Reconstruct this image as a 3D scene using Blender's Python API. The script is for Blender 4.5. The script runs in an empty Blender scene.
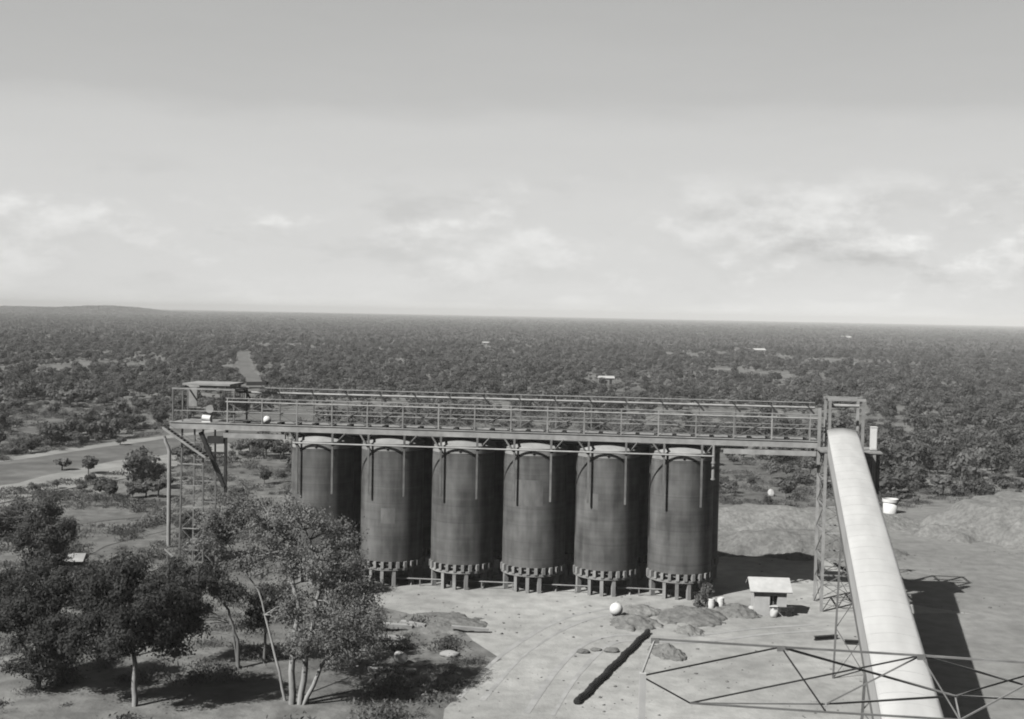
import bpy, bmesh, math, random
import numpy as np
from mathutils import Vector, Matrix

R = math.radians
C = bpy.context.scene.collection
SC = bpy.context.scene

# ------------------------------------------------------------------ camera
F, CX, CY, H = 1200.0, 512.0, 359.5, 27.3
PITCH, ROLL = R(2.17), R(1.12)
fw = Vector((0, math.cos(PITCH), -math.sin(PITCH)))
r0 = Vector((1, 0, 0)); u0 = Vector((0, math.sin(PITCH), math.cos(PITCH)))
rt = r0 * math.cos(ROLL) + u0 * math.sin(ROLL)
up = -r0 * math.sin(ROLL) + u0 * math.cos(ROLL)
EYE = Vector((0, 0, H))

def ray(x, y):
    return fw + rt * ((x - CX) / F) + up * ((CY - y) / F)
def at(x, y, Y):
    d = ray(x, y); return EYE + d * (Y / d.y)
def gp(x, y, z=0.0):
    d = ray(x, y); return EYE + d * ((z - H) / d.z)
def pix(p):
    d = Vector(p) - EYE; w = d.dot(fw)
    return CX + F * d.dot(rt) / w, CY - F * d.dot(up) / w

cam = bpy.data.cameras.new('camera'); co = bpy.data.objects.new('camera', cam); C.objects.link(co)
cam.sensor_width = 36; cam.lens = F / 1024 * 36; cam.clip_start = 0.5; cam.clip_end = 60000
M = Matrix((rt, up, -fw)).transposed().to_4x4(); M.translation = EYE
co.matrix_world = M; SC.camera = co

# ------------------------------------------------------------------ materials
def nt(name):
    m = bpy.data.materials.new(name); m.use_nodes = True
    t = m.node_tree; t.nodes.clear()
    return m, t
def node(t, kind, **kw):
    n = t.nodes.new(kind)
    for k, v in kw.items():
        if k.startswith('i_'): n.inputs[k[2:].replace('_', ' ')].default_value = v
        else: setattr(n, k, v)
    return n
def grey(v, w=0.0): return (v * (1.0 + w), v, v * (0.985 - w), 1)

def mat(name, lo, hi, scale=1.0, rough=0.85, stretch=(1, 1, 1), detail=6, bump=0.0, bscale=None,
        metal=0.0, rand=0.0, lo2=None, scale2=None, contrast=(0.3, 0.7), coord='Object', spec=0.3):
    m, t = nt(name)
    out = node(t, 'ShaderNodeOutputMaterial'); b = node(t, 'ShaderNodeBsdfPrincipled')
    b.inputs['Roughness'].default_value = rough; b.inputs['Metallic'].default_value = metal
    b.inputs['Specular IOR Level'].default_value = spec
    t.links.new(b.outputs[0], out.inputs[0])
    if coord == 'World':
        g = node(t, 'ShaderNodeNewGeometry'); src = g.outputs['Position']
    else:
        g = node(t, 'ShaderNodeTexCoord'); src = g.outputs['Object']
    mp = node(t, 'ShaderNodeMapping'); mp.inputs['Scale'].default_value = stretch
    t.links.new(src, mp.inputs[0])
    if rand:
        oi = node(t, 'ShaderNodeObjectInfo'); mm = node(t, 'ShaderNodeMath', operation='MULTIPLY'); mm.inputs[1].default_value = 90
        t.links.new(oi.outputs['Random'], mm.inputs[0]); t.links.new(mm.outputs[0], mp.inputs['Location'])
    n = node(t, 'ShaderNodeTexNoise'); n.inputs['Scale'].default_value = scale; n.inputs['Detail'].default_value = detail
    n.inputs['Roughness'].default_value = 0.62
    t.links.new(mp.outputs[0], n.inputs['Vector'])
    cr = node(t, 'ShaderNodeValToRGB')
    cr.color_ramp.elements[0].position = contrast[0]; cr.color_ramp.elements[0].color = grey(lo)
    cr.color_ramp.elements[1].position = contrast[1]; cr.color_ramp.elements[1].color = grey(hi)
    t.links.new(n.outputs['Fac'], cr.inputs[0])
    col = cr.outputs[0]
    if lo2 is not None:
        n2 = node(t, 'ShaderNodeTexNoise'); n2.inputs['Scale'].default_value = scale2; n2.inputs['Detail'].default_value = 5
        t.links.new(src, n2.inputs['Vector'])
        c2 = node(t, 'ShaderNodeValToRGB')
        c2.color_ramp.elements[0].position = 0.38; c2.color_ramp.elements[0].color = grey(lo2)
        c2.color_ramp.elements[1].position = 0.62; c2.color_ramp.elements[1].color = grey(1.0)
        t.links.new(n2.outputs['Fac'], c2.inputs[0])
        mx = node(t, 'ShaderNodeMixRGB', blend_type='MULTIPLY'); mx.inputs[0].default_value = 1
        t.links.new(col, mx.inputs[1]); t.links.new(c2.outputs[0], mx.inputs[2]); col = mx.outputs[0]
    if rand:
        ml = node(t, 'ShaderNodeMath', operation='MULTIPLY_ADD'); ml.inputs[1].default_value = rand * 2; ml.inputs[2].default_value = 1 - rand
        t.links.new(oi.outputs['Random'], ml.inputs[0])
        hs = node(t, 'ShaderNodeMixRGB', blend_type='MULTIPLY'); hs.inputs[0].default_value = 1
        t.links.new(col, hs.inputs[1]); t.links.new(ml.outputs[0], hs.inputs[2]); col = hs.outputs[0]
    t.links.new(col, b.inputs['Base Color'])
    if bump:
        n3 = node(t, 'ShaderNodeTexNoise'); n3.inputs['Scale'].default_value = bscale or scale * 4; n3.inputs['Detail'].default_value = 6
        t.links.new(mp.outputs[0], n3.inputs['Vector'])
        bp = node(t, 'ShaderNodeBump'); bp.inputs['Strength'].default_value = 1; bp.inputs['Distance'].default_value = bump
        t.links.new(n3.outputs['Fac'], bp.inputs['Height']); t.links.new(bp.outputs[0], b.inputs['Normal'])
    return m

def leaf_mat(name, lo, hi, rand=0.25, scale=0.35):
    m, t = nt(name)
    out = node(t, 'ShaderNodeOutputMaterial')
    d = node(t, 'ShaderNodeBsdfDiffuse'); tr = node(t, 'ShaderNodeBsdfTranslucent'); mx = node(t, 'ShaderNodeMixShader'); mx.inputs[0].default_value = 0.32
    g = node(t, 'ShaderNodeTexCoord'); n = node(t, 'ShaderNodeTexNoise'); n.inputs['Scale'].default_value = scale; n.inputs['Detail'].default_value = 4
    oi = node(t, 'ShaderNodeObjectInfo')
    t.links.new(g.outputs['Object'], n.inputs['Vector'])
    cr = node(t, 'ShaderNodeValToRGB')
    cr.color_ramp.elements[0].position = 0.35; cr.color_ramp.elements[0].color = grey(lo)
    cr.color_ramp.elements[1].position = 0.65; cr.color_ramp.elements[1].color = grey(hi)
    t.links.new(n.outputs['Fac'], cr.inputs[0])
    ml = node(t, 'ShaderNodeMath', operation='MULTIPLY_ADD'); ml.inputs[1].default_value = rand * 2; ml.inputs[2].default_value = 1 - rand
    t.links.new(oi.outputs['Random'], ml.inputs[0])
    hs = node(t, 'ShaderNodeMixRGB', blend_type='MULTIPLY'); hs.inputs[0].default_value = 1
    t.links.new(cr.outputs[0], hs.inputs[1]); t.links.new(ml.outputs[0], hs.inputs[2])
    t.links.new(hs.outputs[0], d.inputs[0]); t.links.new(hs.outputs[0], tr.inputs[0])
    t.links.new(d.outputs[0], mx.inputs[1]); t.links.new(tr.outputs[0], mx.inputs[2]); t.links.new(mx.outputs[0], out.inputs[0])
    return m

def silo_mat():
    m, t = nt('silo_shell')
    out = node(t, 'ShaderNodeOutputMaterial'); b = node(t, 'ShaderNodeBsdfPrincipled'); t.links.new(b.outputs[0], out.inputs[0])
    b.inputs['Roughness'].default_value = 0.75; b.inputs['Specular IOR Level'].default_value = 0.25
    tc = node(t, 'ShaderNodeTexCoord'); oi = node(t, 'ShaderNodeObjectInfo')
    off = node(t, 'ShaderNodeVectorMath', operation='SCALE'); off.inputs[0].default_value = (37, 91, 53)
    t.links.new(oi.outputs['Random'], off.inputs['Scale'])
    ad = node(t, 'ShaderNodeVectorMath', operation='ADD'); t.links.new(tc.outputs['Object'], ad.inputs[0]); t.links.new(off.outputs[0], ad.inputs[1])
    def noise(scale, st, det=5):
        mp = node(t, 'ShaderNodeMapping'); mp.inputs['Scale'].default_value = st; t.links.new(ad.outputs[0], mp.inputs[0])
        n = node(t, 'ShaderNodeTexNoise'); n.inputs['Scale'].default_value = scale; n.inputs['Detail'].default_value = det
        t.links.new(mp.outputs[0], n.inputs['Vector']); return n.outputs['Fac']
    streak = noise(1.6, (1, 1, 0.09)); rings = noise(1.0, (0.05, 0.05, 2.6), 3); blot = noise(0.55, (1, 1, 0.6), 8)
    def math_(op, a, bb, c=None):
        n = node(t, 'ShaderNodeMath', operation=op)
        for i, v in enumerate((a, bb, c)):
            if v is None: continue
            if isinstance(v, (int, float)): n.inputs[i].default_value = v
            else: t.links.new(v, n.inputs[i])
        return n.outputs[0]
    s = math_('ADD', math_('MULTIPLY', streak, 0.40), math_('MULTIPLY', rings, 0.20))
    s = math_('ADD', s, math_('MULTIPLY', blot, 0.66))
    # plate seams every 1.62 m
    sep = node(t, 'ShaderNodeSeparateXYZ'); t.links.new(tc.outputs['Object'], sep.inputs[0])
    fr = math_('FRACT', math_('MULTIPLY', sep.outputs['Z'], 1 / 1.62), None)
    seam = math_('LESS_THAN', fr, 0.035)
    cr = node(t, 'ShaderNodeValToRGB'); t.links.new(s, cr.inputs[0])
    cr.color_ramp.elements[0].position = 0.48; cr.color_ramp.elements[0].color = grey(0.056)
    cr.color_ramp.elements[1].position = 0.80; cr.color_ramp.elements[1].color = grey(0.165)
    mx = node(t, 'ShaderNodeMixRGB', blend_type='MULTIPLY'); t.links.new(math_('MULTIPLY', seam, 0.3), mx.inputs[0])
    t.links.new(cr.outputs[0], mx.inputs[1]); mx.inputs[2].default_value = (0.3, 0.3, 0.3, 1)
    ml = math_('MULTIPLY_ADD', oi.outputs['Random'], 0.3, 0.85)
    m2 = node(t, 'ShaderNodeMixRGB', blend_type='MULTIPLY'); m2.inputs[0].default_value = 1
    t.links.new(mx.outputs[0], m2.inputs[1]); t.links.new(ml, m2.inputs[2])
    t.links.new(m2.outputs[0], b.inputs['Base Color'])
    bp = node(t, 'ShaderNodeBump'); bp.inputs['Distance'].default_value = 0.03; t.links.new(s, bp.inputs['Height']); t.links.new(bp.outputs[0], b.inputs['Normal'])
    return m

def roof_sheet_mat():
    m, t = nt('white_roof_sheet')
    out = node(t, 'ShaderNodeOutputMaterial'); b = node(t, 'ShaderNodeBsdfPrincipled'); t.links.new(b.outputs[0], out.inputs[0])
    b.inputs['Roughness'].default_value = 0.55; b.inputs['Specular IOR Level'].default_value = 0.3
    tc = node(t, 'ShaderNodeTexCoord'); sep = node(t, 'ShaderNodeSeparateXYZ'); t.links.new(tc.outputs['Object'], sep.inputs[0])
    n = node(t, 'ShaderNodeTexNoise'); n.inputs['Scale'].default_value = 0.5; n.inputs['Detail'].default_value = 7
    mp = node(t, 'ShaderNodeMapping'); mp.inputs['Scale'].default_value = (2.0, 0.5, 1); t.links.new(tc.outputs['Object'], mp.inputs[0]); t.links.new(mp.outputs[0], n.inputs['Vector'])
    cr = node(t, 'ShaderNodeValToRGB'); t.links.new(n.outputs['Fac'], cr.inputs[0])
    cr.color_ramp.elements[0].position = 0.3; cr.color_ramp.elements[0].color = grey(0.44)
    cr.color_ramp.elements[1].position = 0.7; cr.color_ramp.elements[1].color = grey(0.53)
    f = node(t, 'ShaderNodeMath', operation='FRACT'); mu = node(t, 'ShaderNodeMath', operation='MULTIPLY'); mu.inputs[1].default_value = 1 / 2.4
    t.links.new(sep.outputs['Y'], mu.inputs[0]); t.links.new(mu.outputs[0], f.inputs[0])
    lt = node(t, 'ShaderNodeMath', operation='LESS_THAN'); lt.inputs[1].default_value = 0.03; t.links.new(f.outputs[0], lt.inputs[0])
    m3 = node(t, 'ShaderNodeMath', operation='MULTIPLY'); m3.inputs[1].default_value = 0.14; t.links.new(lt.outputs[0], m3.inputs[0])
    mx = node(t, 'ShaderNodeMixRGB', blend_type='MULTIPLY'); t.links.new(m3.outputs[0], mx.inputs[0]); t.links.new(cr.outputs[0], mx.inputs[1]); mx.inputs[2].default_value = (0.2, 0.2, 0.2, 1)
    t.links.new(mx.outputs[0], b.inputs['Base Color'])
    return m

MT = dict(
    silo=silo_mat(), roofsheet=roof_sheet_mat(),
    silo_top=mat('dusty_silo_top', 0.22, 0.32, 0.8, rand=0.1),
    patch=mat('lighter_patch_plate', 0.10, 0.17, 1.3, stretch=(1, 1, 0.4)),
    conc=mat('weathered_concrete', 0.17, 0.33, 1.4, stretch=(1, 1, 0.4), bump=0.02, rand=0.12),
    steel=mat('pale_galvanised_steel', 0.20, 0.35, 0.9, rough=0.6, rand=0.18),
    steel2=mat('grey_steel', 0.10, 0.19, 0.9, rough=0.6, rand=0.2),
    dark=mat('dark_steel', 0.018, 0.04, 1.2, rough=0.6, rand=0.3),
    deck=mat('dusty_deck_plate', 0.17, 0.28, 1.1, contrast=(0.4, 0.6)),
    white=mat('white_paint', 0.62, 0.72, 0.9, rough=0.6, rand=0.04),
    offwhite=mat('limewashed_wall', 0.36, 0.50, 1.1),
    rubber=mat('black_rubber', 0.014, 0.03, 1.5, rough=0.7),
    timber=mat('weathered_timber', 0.22, 0.42, 2.0, stretch=(0.3, 3, 3)),
    bark=mat('grey_bark', 0.10, 0.20, 1.5, stretch=(1, 1, 0.3), bump=0.03),
    palebark=mat('pale_bark', 0.20, 0.36, 1.5, stretch=(1, 1, 0.3), bump=0.03),
    ground=mat('dry_grass_ground', 0.12, 0.235, 0.035, coord='World', detail=11, lo2=0.62, scale2=0.45, bump=0.25, bscale=0.8, contrast=(0.34, 0.66)),
    yard=mat('pale_sand', 0.26, 0.42, 0.07, coord='World', detail=10, lo2=0.80, scale2=0.7, bump=0.05, bscale=3.0, contrast=(0.3, 0.66)),
    road=mat('dirt_road', 0.10, 0.165, 0.09, coord='World', detail=10, bump=0.05, bscale=1.2, lo2=0.75, scale2=0.3, contrast=(0.34, 0.62)),
    roadpale=mat('pale_dirt_road', 0.20, 0.31, 0.16, coord='World', detail=10, lo2=0.85, scale2=0.3),
    track=mat('packed_wheel_track', 0.24, 0.39, 0.5, coord='World', detail=8),
    soil=mat('grey_soil', 0.14, 0.22, 0.8, detail=9, bump=0.25, bscale=1.6, rand=0.1, lo2=0.75, scale2=2.2),
    soilpale=mat('pale_soil', 0.17, 0.26, 0.7, detail=9, bump=0.25, bscale=1.6, lo2=0.75, scale2=2.2),
    leafA=leaf_mat('pale_foliage', 0.155, 0.235, 0.1), leafB=leaf_mat('dark_foliage', 0.05, 0.10, 0.1),
    leafC=leaf_mat('bush_foliage', 0.10, 0.175, 0.38), leafD=leaf_mat('far_foliage', 0.13, 0.19, 0.35),
    bare=mat('bare_grey_earth', 0.16, 0.26, 0.07, coord='World', detail=10, lo2=0.8, scale2=0.7, bump=0.10, bscale=1.2),
    grass=leaf_mat('dry_tuft', 0.10, 0.20, 0.35),
)

# ------------------------------------------------------------------ mesh helpers
class MB:
    def __init__(s): s.v = []; s.f = []; s.sm = []
    def add(s, vs, fs, smooth=False):
        o = len(s.v); s.v += [tuple(v) for v in vs]; s.f += [tuple(i + o for i in f) for f in fs]; s.sm += [smooth] * len(fs); return s
    def box(s, x0, x1, y0, y1, z0, z1):
        return s.add([(x0, y0, z0), (x1, y0, z0), (x1, y1, z0), (x0, y1, z0), (x0, y0, z1), (x1, y0, z1), (x1, y1, z1), (x0, y1, z1)],
                     [(0, 3, 2, 1), (4, 5, 6, 7), (0, 1, 5, 4), (1, 2, 6, 5), (2, 3, 7, 6), (3, 0, 4, 7)])
    def bar(s, p, q, w=0.1, h=None):
        p, q = Vector(p), Vector(q); h = h or w; d = (q - p).normalized()
        ref = Vector((0, 0, 1)) if abs(d.z) < 0.95 else Vector((0, 1, 0))
        a = d.cross(ref).normalized() * w / 2; b = a.cross(d).normalized() * h / 2
        vs = [p - a - b, p + a - b, p + a + b, p - a + b, q - a - b, q + a - b, q + a + b, q - a + b]
        return s.add(vs, [(0, 1, 2, 3), (7, 6, 5, 4), (0, 4, 5, 1), (1, 5, 6, 2), (2, 6, 7, 3), (3, 7, 4, 0)])
    def tube(s, pts, rad, n=8, cap=True):
        pts = [Vector(p) for p in pts]; N = len(pts)
        if not hasattr(rad, '__len__'): rad = [rad] * N
        vs = []; prev = None
        for i, p in enumerate(pts):
            d = (pts[min(i + 1, N - 1)] - pts[max(i - 1, 0)]).normalized()
            if prev is None:
                ref = Vector((0, 0, 1)) if abs(d.z) < 0.9 else Vector((1, 0, 0)); a = d.cross(ref).normalized()
            else:
                a = (prev - d * prev.dot(d)).normalized()
            prev = a; b = d.cross(a)
            for k in range(n):
                t = 2 * math.pi * k / n; vs.append(p + (a * math.cos(t) + b * math.sin(t)) * rad[i])
        fs = [(i * n + k, i * n + (k + 1) % n, (i + 1) * n + (k + 1) % n, (i + 1) * n + k) for i in range(N - 1) for k in range(n)]
        s.add(vs, fs, True)
        if cap:
            s.add(vs[:n], [tuple(reversed(range(n)))]); s.add(vs[-n:], [tuple(range(n))])
        return s
    def lathe(s, prof, n=48, cx=0, cy=0, smooth=True, a0=0.0, a1=2 * math.pi):
        full = abs(a1 - a0 - 2 * math.pi) < 1e-6; m = n if full else n + 1
        for i in range(1, len(prof) - 1):      # split at sharp profile corners so that smooth shading stays on each band
            a = (prof[i][0] - prof[i - 1][0], prof[i][1] - prof[i - 1][1]); b = (prof[i + 1][0] - prof[i][0], prof[i + 1][1] - prof[i][1])
            la, lb = math.hypot(*a), math.hypot(*b)
            if la > 0 and lb > 0 and (a[0] * b[0] + a[1] * b[1]) / (la * lb) < 0.8:
                s.lathe(prof[:i + 1], n, cx, cy, smooth, a0, a1); return s.lathe(prof[i:], n, cx, cy, smooth, a0, a1)
        vs = [(cx + r * math.cos(a0 + (a1 - a0) * k / n), cy + r * math.sin(a0 + (a1 - a0) * k / n), z) for r, z in prof for k in range(m)]
        fs = []
        for i in range(len(prof) - 1):
            for k in range(n):
                k2 = (k + 1) % m
                fs.append((i * m + k, i * m + k2, (i + 1) * m + k2, (i + 1) * m + k))
        return s.add(vs, fs, smooth)
    def build(s, name, m, parent=None):
        me = bpy.data.meshes.new(name); me.from_pydata(s.v, [], s.f)
        me.polygons.foreach_set('use_smooth', s.sm); me.materials.append(m)
        o = bpy.data.objects.new(name, me); C.objects.link(o)
        if parent: o.parent = parent
        return o

def tag(o, label=None, cat=None, group=None, kind=None):
    if label: o['label'] = label
    if cat: o['category'] = cat
    if group: o['group'] = group
    if kind: o['kind'] = kind
    return o
def thing(name, label, cat, loc=(0, 0, 0), rz=0.0, group=None):
    o = bpy.data.objects.new(name, None); C.objects.link(o); o.location = loc; o.rotation_euler = (0, 0, rz); o.empty_display_size = 0.3
    return tag(o, label, cat, group)
KIDS = lambda o: [c for c in bpy.data.objects if c.parent == o]
def copy_tree(o, parent=None, kids=None):
    c = o.copy(); C.objects.link(c)
    if parent: c.parent = parent
    for ch in KIDS(o): copy_tree(ch, c)
    return c
def dup(o, parent, loc):
    c = o.copy(); C.objects.link(c); c.parent = parent; c.location = loc; return c

# ------------------------------------------------------------------ light and sky
EL = R(44.5)
sdir = Vector((-0.77, -0.64, 0)).normalized() * math.cos(EL) + Vector((0, 0, math.sin(EL)))
sun = bpy.data.lights.new('sun', 'SUN'); sun.energy = 5.0; sun.angle = R(0.5); sun.color = (1, 0.99, 0.965)
so = bpy.data.objects.new('sun', sun); C.objects.link(so); so.rotation_euler = (-sdir).to_track_quat('-Z', 'Y').to_euler()

w = bpy.data.worlds.new('World'); SC.world = w; w.use_nodes = True; t = w.node_tree; t.nodes.clear()
def wm(op, a, b=None, c=None, clamp=False):
    n = node(t, 'ShaderNodeMath', operation=op); n.use_clamp = clamp
    for i, v in enumerate((a, b, c)):
        if v is None: continue
        if isinstance(v, (int, float)): n.inputs[i].default_value = v
        else: t.links.new(v, n.inputs[i])
    return n.outputs[0]
out = node(t, 'ShaderNodeOutputWorld'); bg = node(t, 'ShaderNodeBackground'); t.links.new(bg.outputs[0], out.inputs[0])
sky = node(t, 'ShaderNodeTexSky'); sky.sky_type = 'NISHITA'; sky.sun_disc = False; sky.sun_elevation = EL
sky.sun_rotation = math.atan2(sdir.x, sdir.y) % (2 * math.pi); sky.air_density = 1.0; sky.dust_density = 2.0
bw = node(t, 'ShaderNodeRGBToBW'); t.links.new(sky.outputs[0], bw.inputs[0])
tc = node(t, 'ShaderNodeTexCoord'); sp = node(t, 'ShaderNodeSeparateXYZ'); t.links.new(tc.outputs['Generated'], sp.inputs[0])
def wnoise(scale, st, det=6, rough=0.55, loc=(0, 0, 0)):
    mp = node(t, 'ShaderNodeMapping'); mp.inputs['Scale'].default_value = st; mp.inputs['Location'].default_value = loc
    t.links.new(tc.outputs['Generated'], mp.inputs[0])
    n = node(t, 'ShaderNodeTexNoise'); n.inputs['Scale'].default_value = scale; n.inputs['Detail'].default_value = det; n.inputs['Roughness'].default_value = rough
    t.links.new(mp.outputs[0], n.inputs['Vector']); return n.outputs['Fac']
def ramp(fac, pts):
    cr = node(t, 'ShaderNodeValToRGB'); e = cr.color_ramp.elements
    e[0].position, e[0].color = pts[0][0], grey(pts[0][1]); e[1].position, e[1].color = pts[-1][0], grey(pts[-1][1])
    for p, v in pts[1:-1]:
        x = e.new(p); x.color = grey(v)
    t.links.new(fac, cr.inputs[0]); b = node(t, 'ShaderNodeRGBToBW'); t.links.new(cr.outputs[0], b.inputs[0]); return b.outputs[0]
z = sp.outputs['Z']
# a thin high cloud sheet with a ragged lower edge about nine degrees up, paler air under it
zz = wm('ADD', z, wm('MULTIPLY', wm('SUBTRACT', wnoise(2.6, (1, 1, 5), 8, 0.6), 0.5), 0.075))
sheet = ramp(zz, [(0.0, 0.95), (0.012, 0.80), (0.03, 0.75), (0.055, 0.72), (0.10, 0.69), (0.148, 0.64), (0.172, 0.555), (0.26, 0.475), (0.40, 0.12), (1.0, 0.06)])
cum = wnoise(7.5, (1, 1, 2.1), 9, 0.62, (3.1, 0.7, 0.2))
lowmask = ramp(z, [(0.0, 0.35), (0.03, 0.9), (0.085, 1.0), (0.125, 0.0)])
lit = wm('MULTIPLY', ramp(cum, [(0.50, 0.0), (0.57, 1.0)]), lowmask)
shade = wm('MULTIPLY', ramp(wnoise(8.5, (1, 1, 2.8), 9, 0.62, (7.3, 2.2, 1.9)), [(0.55, 0.0), (0.66, 1.0)]), lowmask)
cum_up = wnoise(7.5, (1, 1, 2.1), 9, 0.62, (3.1, 0.7, 0.2 + 0.03))
relief = wm('MULTIPLY', wm('MULTIPLY', wm('SUBTRACT', cum, cum_up), 1.0), wm('MULTIPLY', lowmask, ramp(cum, [(0.44, 0.0), (0.56, 1.0)])))
side_w = ramp(sp.outputs['X'], [(0.0, 0.7), (0.12, 0.8), (0.26, 1.25)])
val = wm('ADD', sheet, wm('MULTIPLY', lit, 0.045)); val = wm('SUBTRACT', val, wm('MULTIPLY', wm('MULTIPLY', shade, side_w), 0.11))
val = wm('ADD', val, wm('MULTIPLY', relief, side_w))
val = wm('MULTIPLY', val, wm('ADD', 0.955, wm('MULTIPLY', wnoise(3.2, (1, 1, 6), 9, 0.65, (1.0, 5.0, 2.0)), 0.09)))
val = wm('MULTIPLY', val, 7.5)
clear = ramp(z, [(0.0, 0.05), (0.3, 0.10), (0.7, 0.45), (1.0, 0.5)])
mixv = wm('ADD', wm('MULTIPLY', val, wm('SUBTRACT', 1.0, clear)), wm('MULTIPLY', bw.outputs[0], clear))
ahead = ramp(sp.outputs['Y'], [(0.40, 0.34), (0.84, 1.0)]); mixv = wm('MULTIPLY', mixv, ahead)  # sky dimmed away from the view direction, added to weaken fill light
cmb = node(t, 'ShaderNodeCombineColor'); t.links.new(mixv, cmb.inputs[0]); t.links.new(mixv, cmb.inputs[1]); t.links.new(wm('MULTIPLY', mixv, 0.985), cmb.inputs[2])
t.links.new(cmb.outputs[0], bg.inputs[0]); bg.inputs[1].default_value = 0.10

SC.view_settings.view_transform = 'Standard'; SC.view_settings.look = 'None'; SC.view_settings.exposure = 0.38; SC.view_settings.gamma = 1
SC.render.engine = 'CYCLES'
cy = SC.cycles; cy.use_denoising = True; cy.max_bounces = 5; cy.diffuse_bounces = 0; cy.glossy_bounces = 1; cy.transmission_bounces = 2; cy.volume_bounces = 0; cy.transparent_max_bounces = 4
cy.filter_width = 1.9
try: cy.denoiser = 'OPENIMAGEDENOISE'
except Exception: pass

# ------------------------------------------------------------------ terrain
def vnoise(x, y, s, seed=0):
    x = np.asarray(x, float) / s + seed * 17.31; y = np.asarray(y, float) / s + seed * 9.77
    xi, yi = np.floor(x), np.floor(y); xf, yf = x - xi, y - yi
    def h(a, b):
        v = np.sin(a * 127.1 + b * 311.7 + seed * 74.7) * 43758.5453; return v - np.floor(v)
    u, v = xf * xf * (3 - 2 * xf), yf * yf * (3 - 2 * yf)
    return (h(xi, yi) * (1 - u) + h(xi + 1, yi) * u) * (1 - v) + (h(xi, yi + 1) * (1 - u) + h(xi + 1, yi + 1) * u) * v
def sstep(a, b, x): 
    q = np.clip((x - a) / (b - a), 0, 1); return q * q * (3 - 2 * q)
def zg(x, y):
    x = np.asarray(x, float); y = np.asarray(y, float)
    und = 0.35 * (vnoise(x, y, 28, 3) - 0.5) * (1 - sstep(-44, -34, x)) * (1 - sstep(240, 300, y)) * sstep(-170, -150, x)
    hill = 19 * np.exp(-((x + 1330) / 130) ** 2 - ((y - 4000) / 450) ** 2) + 15 * np.exp(-((x + 1640) / 260) ** 2 - ((y - 4000) / 500) ** 2)
    hill = hill + 6 * np.exp(-((x + 900) / 420) ** 2 - ((y - 5600) / 600) ** 2)
    return und + hill

def geo(start, stop, step, fine_to):
    a = list(np.arange(start, fine_to, step)); s = step
    while a[-1] < stop:
        s *= 1.055; a.append(a[-1] + s)
    return a
xs = geo(0, 12500, 3.0, 150); xs = [-v for v in reversed(xs[1:])] + xs
ys = [-400, -250, -150, -80, -30] + geo(0, 12500, 3.0, 300)
X, Y = np.meshgrid(xs, ys); Z = zg(X, Y)
nx, ny = len(xs), len(ys)
vs = np.stack([X.ravel(), Y.ravel(), Z.ravel()], 1).tolist()
mb = MB(); mb.add(vs, [(j * nx + i, j * nx + i + 1, (j + 1) * nx + i + 1, (j + 1) * nx + i) for j in range(ny - 1) for i in range(nx - 1)], True)
tag(mb.build('ground', MT['ground']), kind='structure')

def sheet_from_outline(name, pts, z, m, wob=1.0, seg=2.0, seed=1):
    out = []
    rnd = random.Random(seed)
    n = len(pts)
    for i in range(n):
        a, b = Vector(pts[i]).to_2d(), Vector(pts[(i + 1) % n]).to_2d(); L = (b - a).length; k = max(1, int(L / seg))
        nrm = Vector((-(b - a).y, (b - a).x)).normalized()
        for j in range(k):
            p = a.lerp(b, j / k); q = (float(vnoise(p.x, p.y, 6, seed)) - 0.5) * 2 * wob + (float(vnoise(p.x, p.y, 2.0, seed + 5)) - 0.5) * wob
            p = p + nrm * q; out.append((p.x, p.y, z))
    bm = bmesh.new(); f = bm.faces.new([bm.verts.new(p) for p in out]); bmesh.ops.triangulate(bm, faces=[f])
    bmesh.ops.recalc_face_normals(bm, faces=bm.faces)
    if sum(f.normal.z for f in bm.faces) < 0: bmesh.ops.reverse_faces(bm, faces=bm.faces)
    me = bpy.data.meshes.new(name); bm.to_mesh(me); bm.free(); me.materials.append(m)
    o = bpy.data.objects.new(name, me); C.objects.link(o); return tag(o, kind='structure')

YARD = [gp(*p) for p in [(372, 592), (470, 578), (600, 562), (716, 556), (830, 560), (890, 600), (1090, 640), (1180, 735), (700, 760), (445, 745), (462, 700), (500, 660), (478, 640), (420, 618), (372, 606)]]
BACK = [gp(*p) for p in [(600, 560), (716, 560), (830, 563), (890, 603), (1090, 643), (1170, 700), (1180, 640), (1100, 505), (880, 508), (800, 508), (716, 512), (640, 520)]]
sheet_from_outline('bare_earth', BACK, 0.02, MT['bare'], 1.0, 2.0, 6)
sheet_from_outline('yard', YARD, 0.03, MT['yard'], 1.1, 2.0, 2)

PADZ = 1.3
PAD = [gp(*p, PADZ) for p in [(895, 614), (960, 613), (1075, 620), (1130, 760), (935, 760)]]
mb = MB(); n_ = len(PAD); cxy = sum(PAD, Vector()) / n_
ring = []
for i in range(n_):
    for j in range(8): ring.append(PAD[i].lerp(PAD[(i + 1) % n_], j / 8))
top = [Vector((p.x + 0.3 * (float(vnoise(p.x, p.y, 1.5, 9)) - 0.5), p.y + 0.3 * (float(vnoise(p.x, p.y, 1.5, 10)) - 0.5), PADZ)) for p in ring]
bot = [Vector((p.x + (p.x - cxy.x) * 0.03, p.y + (p.y - cxy.y) * 0.03, -0.1)) for p in top]
mb.add([(p.x, p.y, p.z) for p in top], [tuple(range(len(top)))])
mb.add([(p.x, p.y, p.z) for p in top + bot], [(i, (i + 1) % len(top), len(top) + (i + 1) % len(top), len(top) + i) for i in range(len(top))])
tag(mb.build('loading_pad', MT['bare']), kind='structure')

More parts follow.
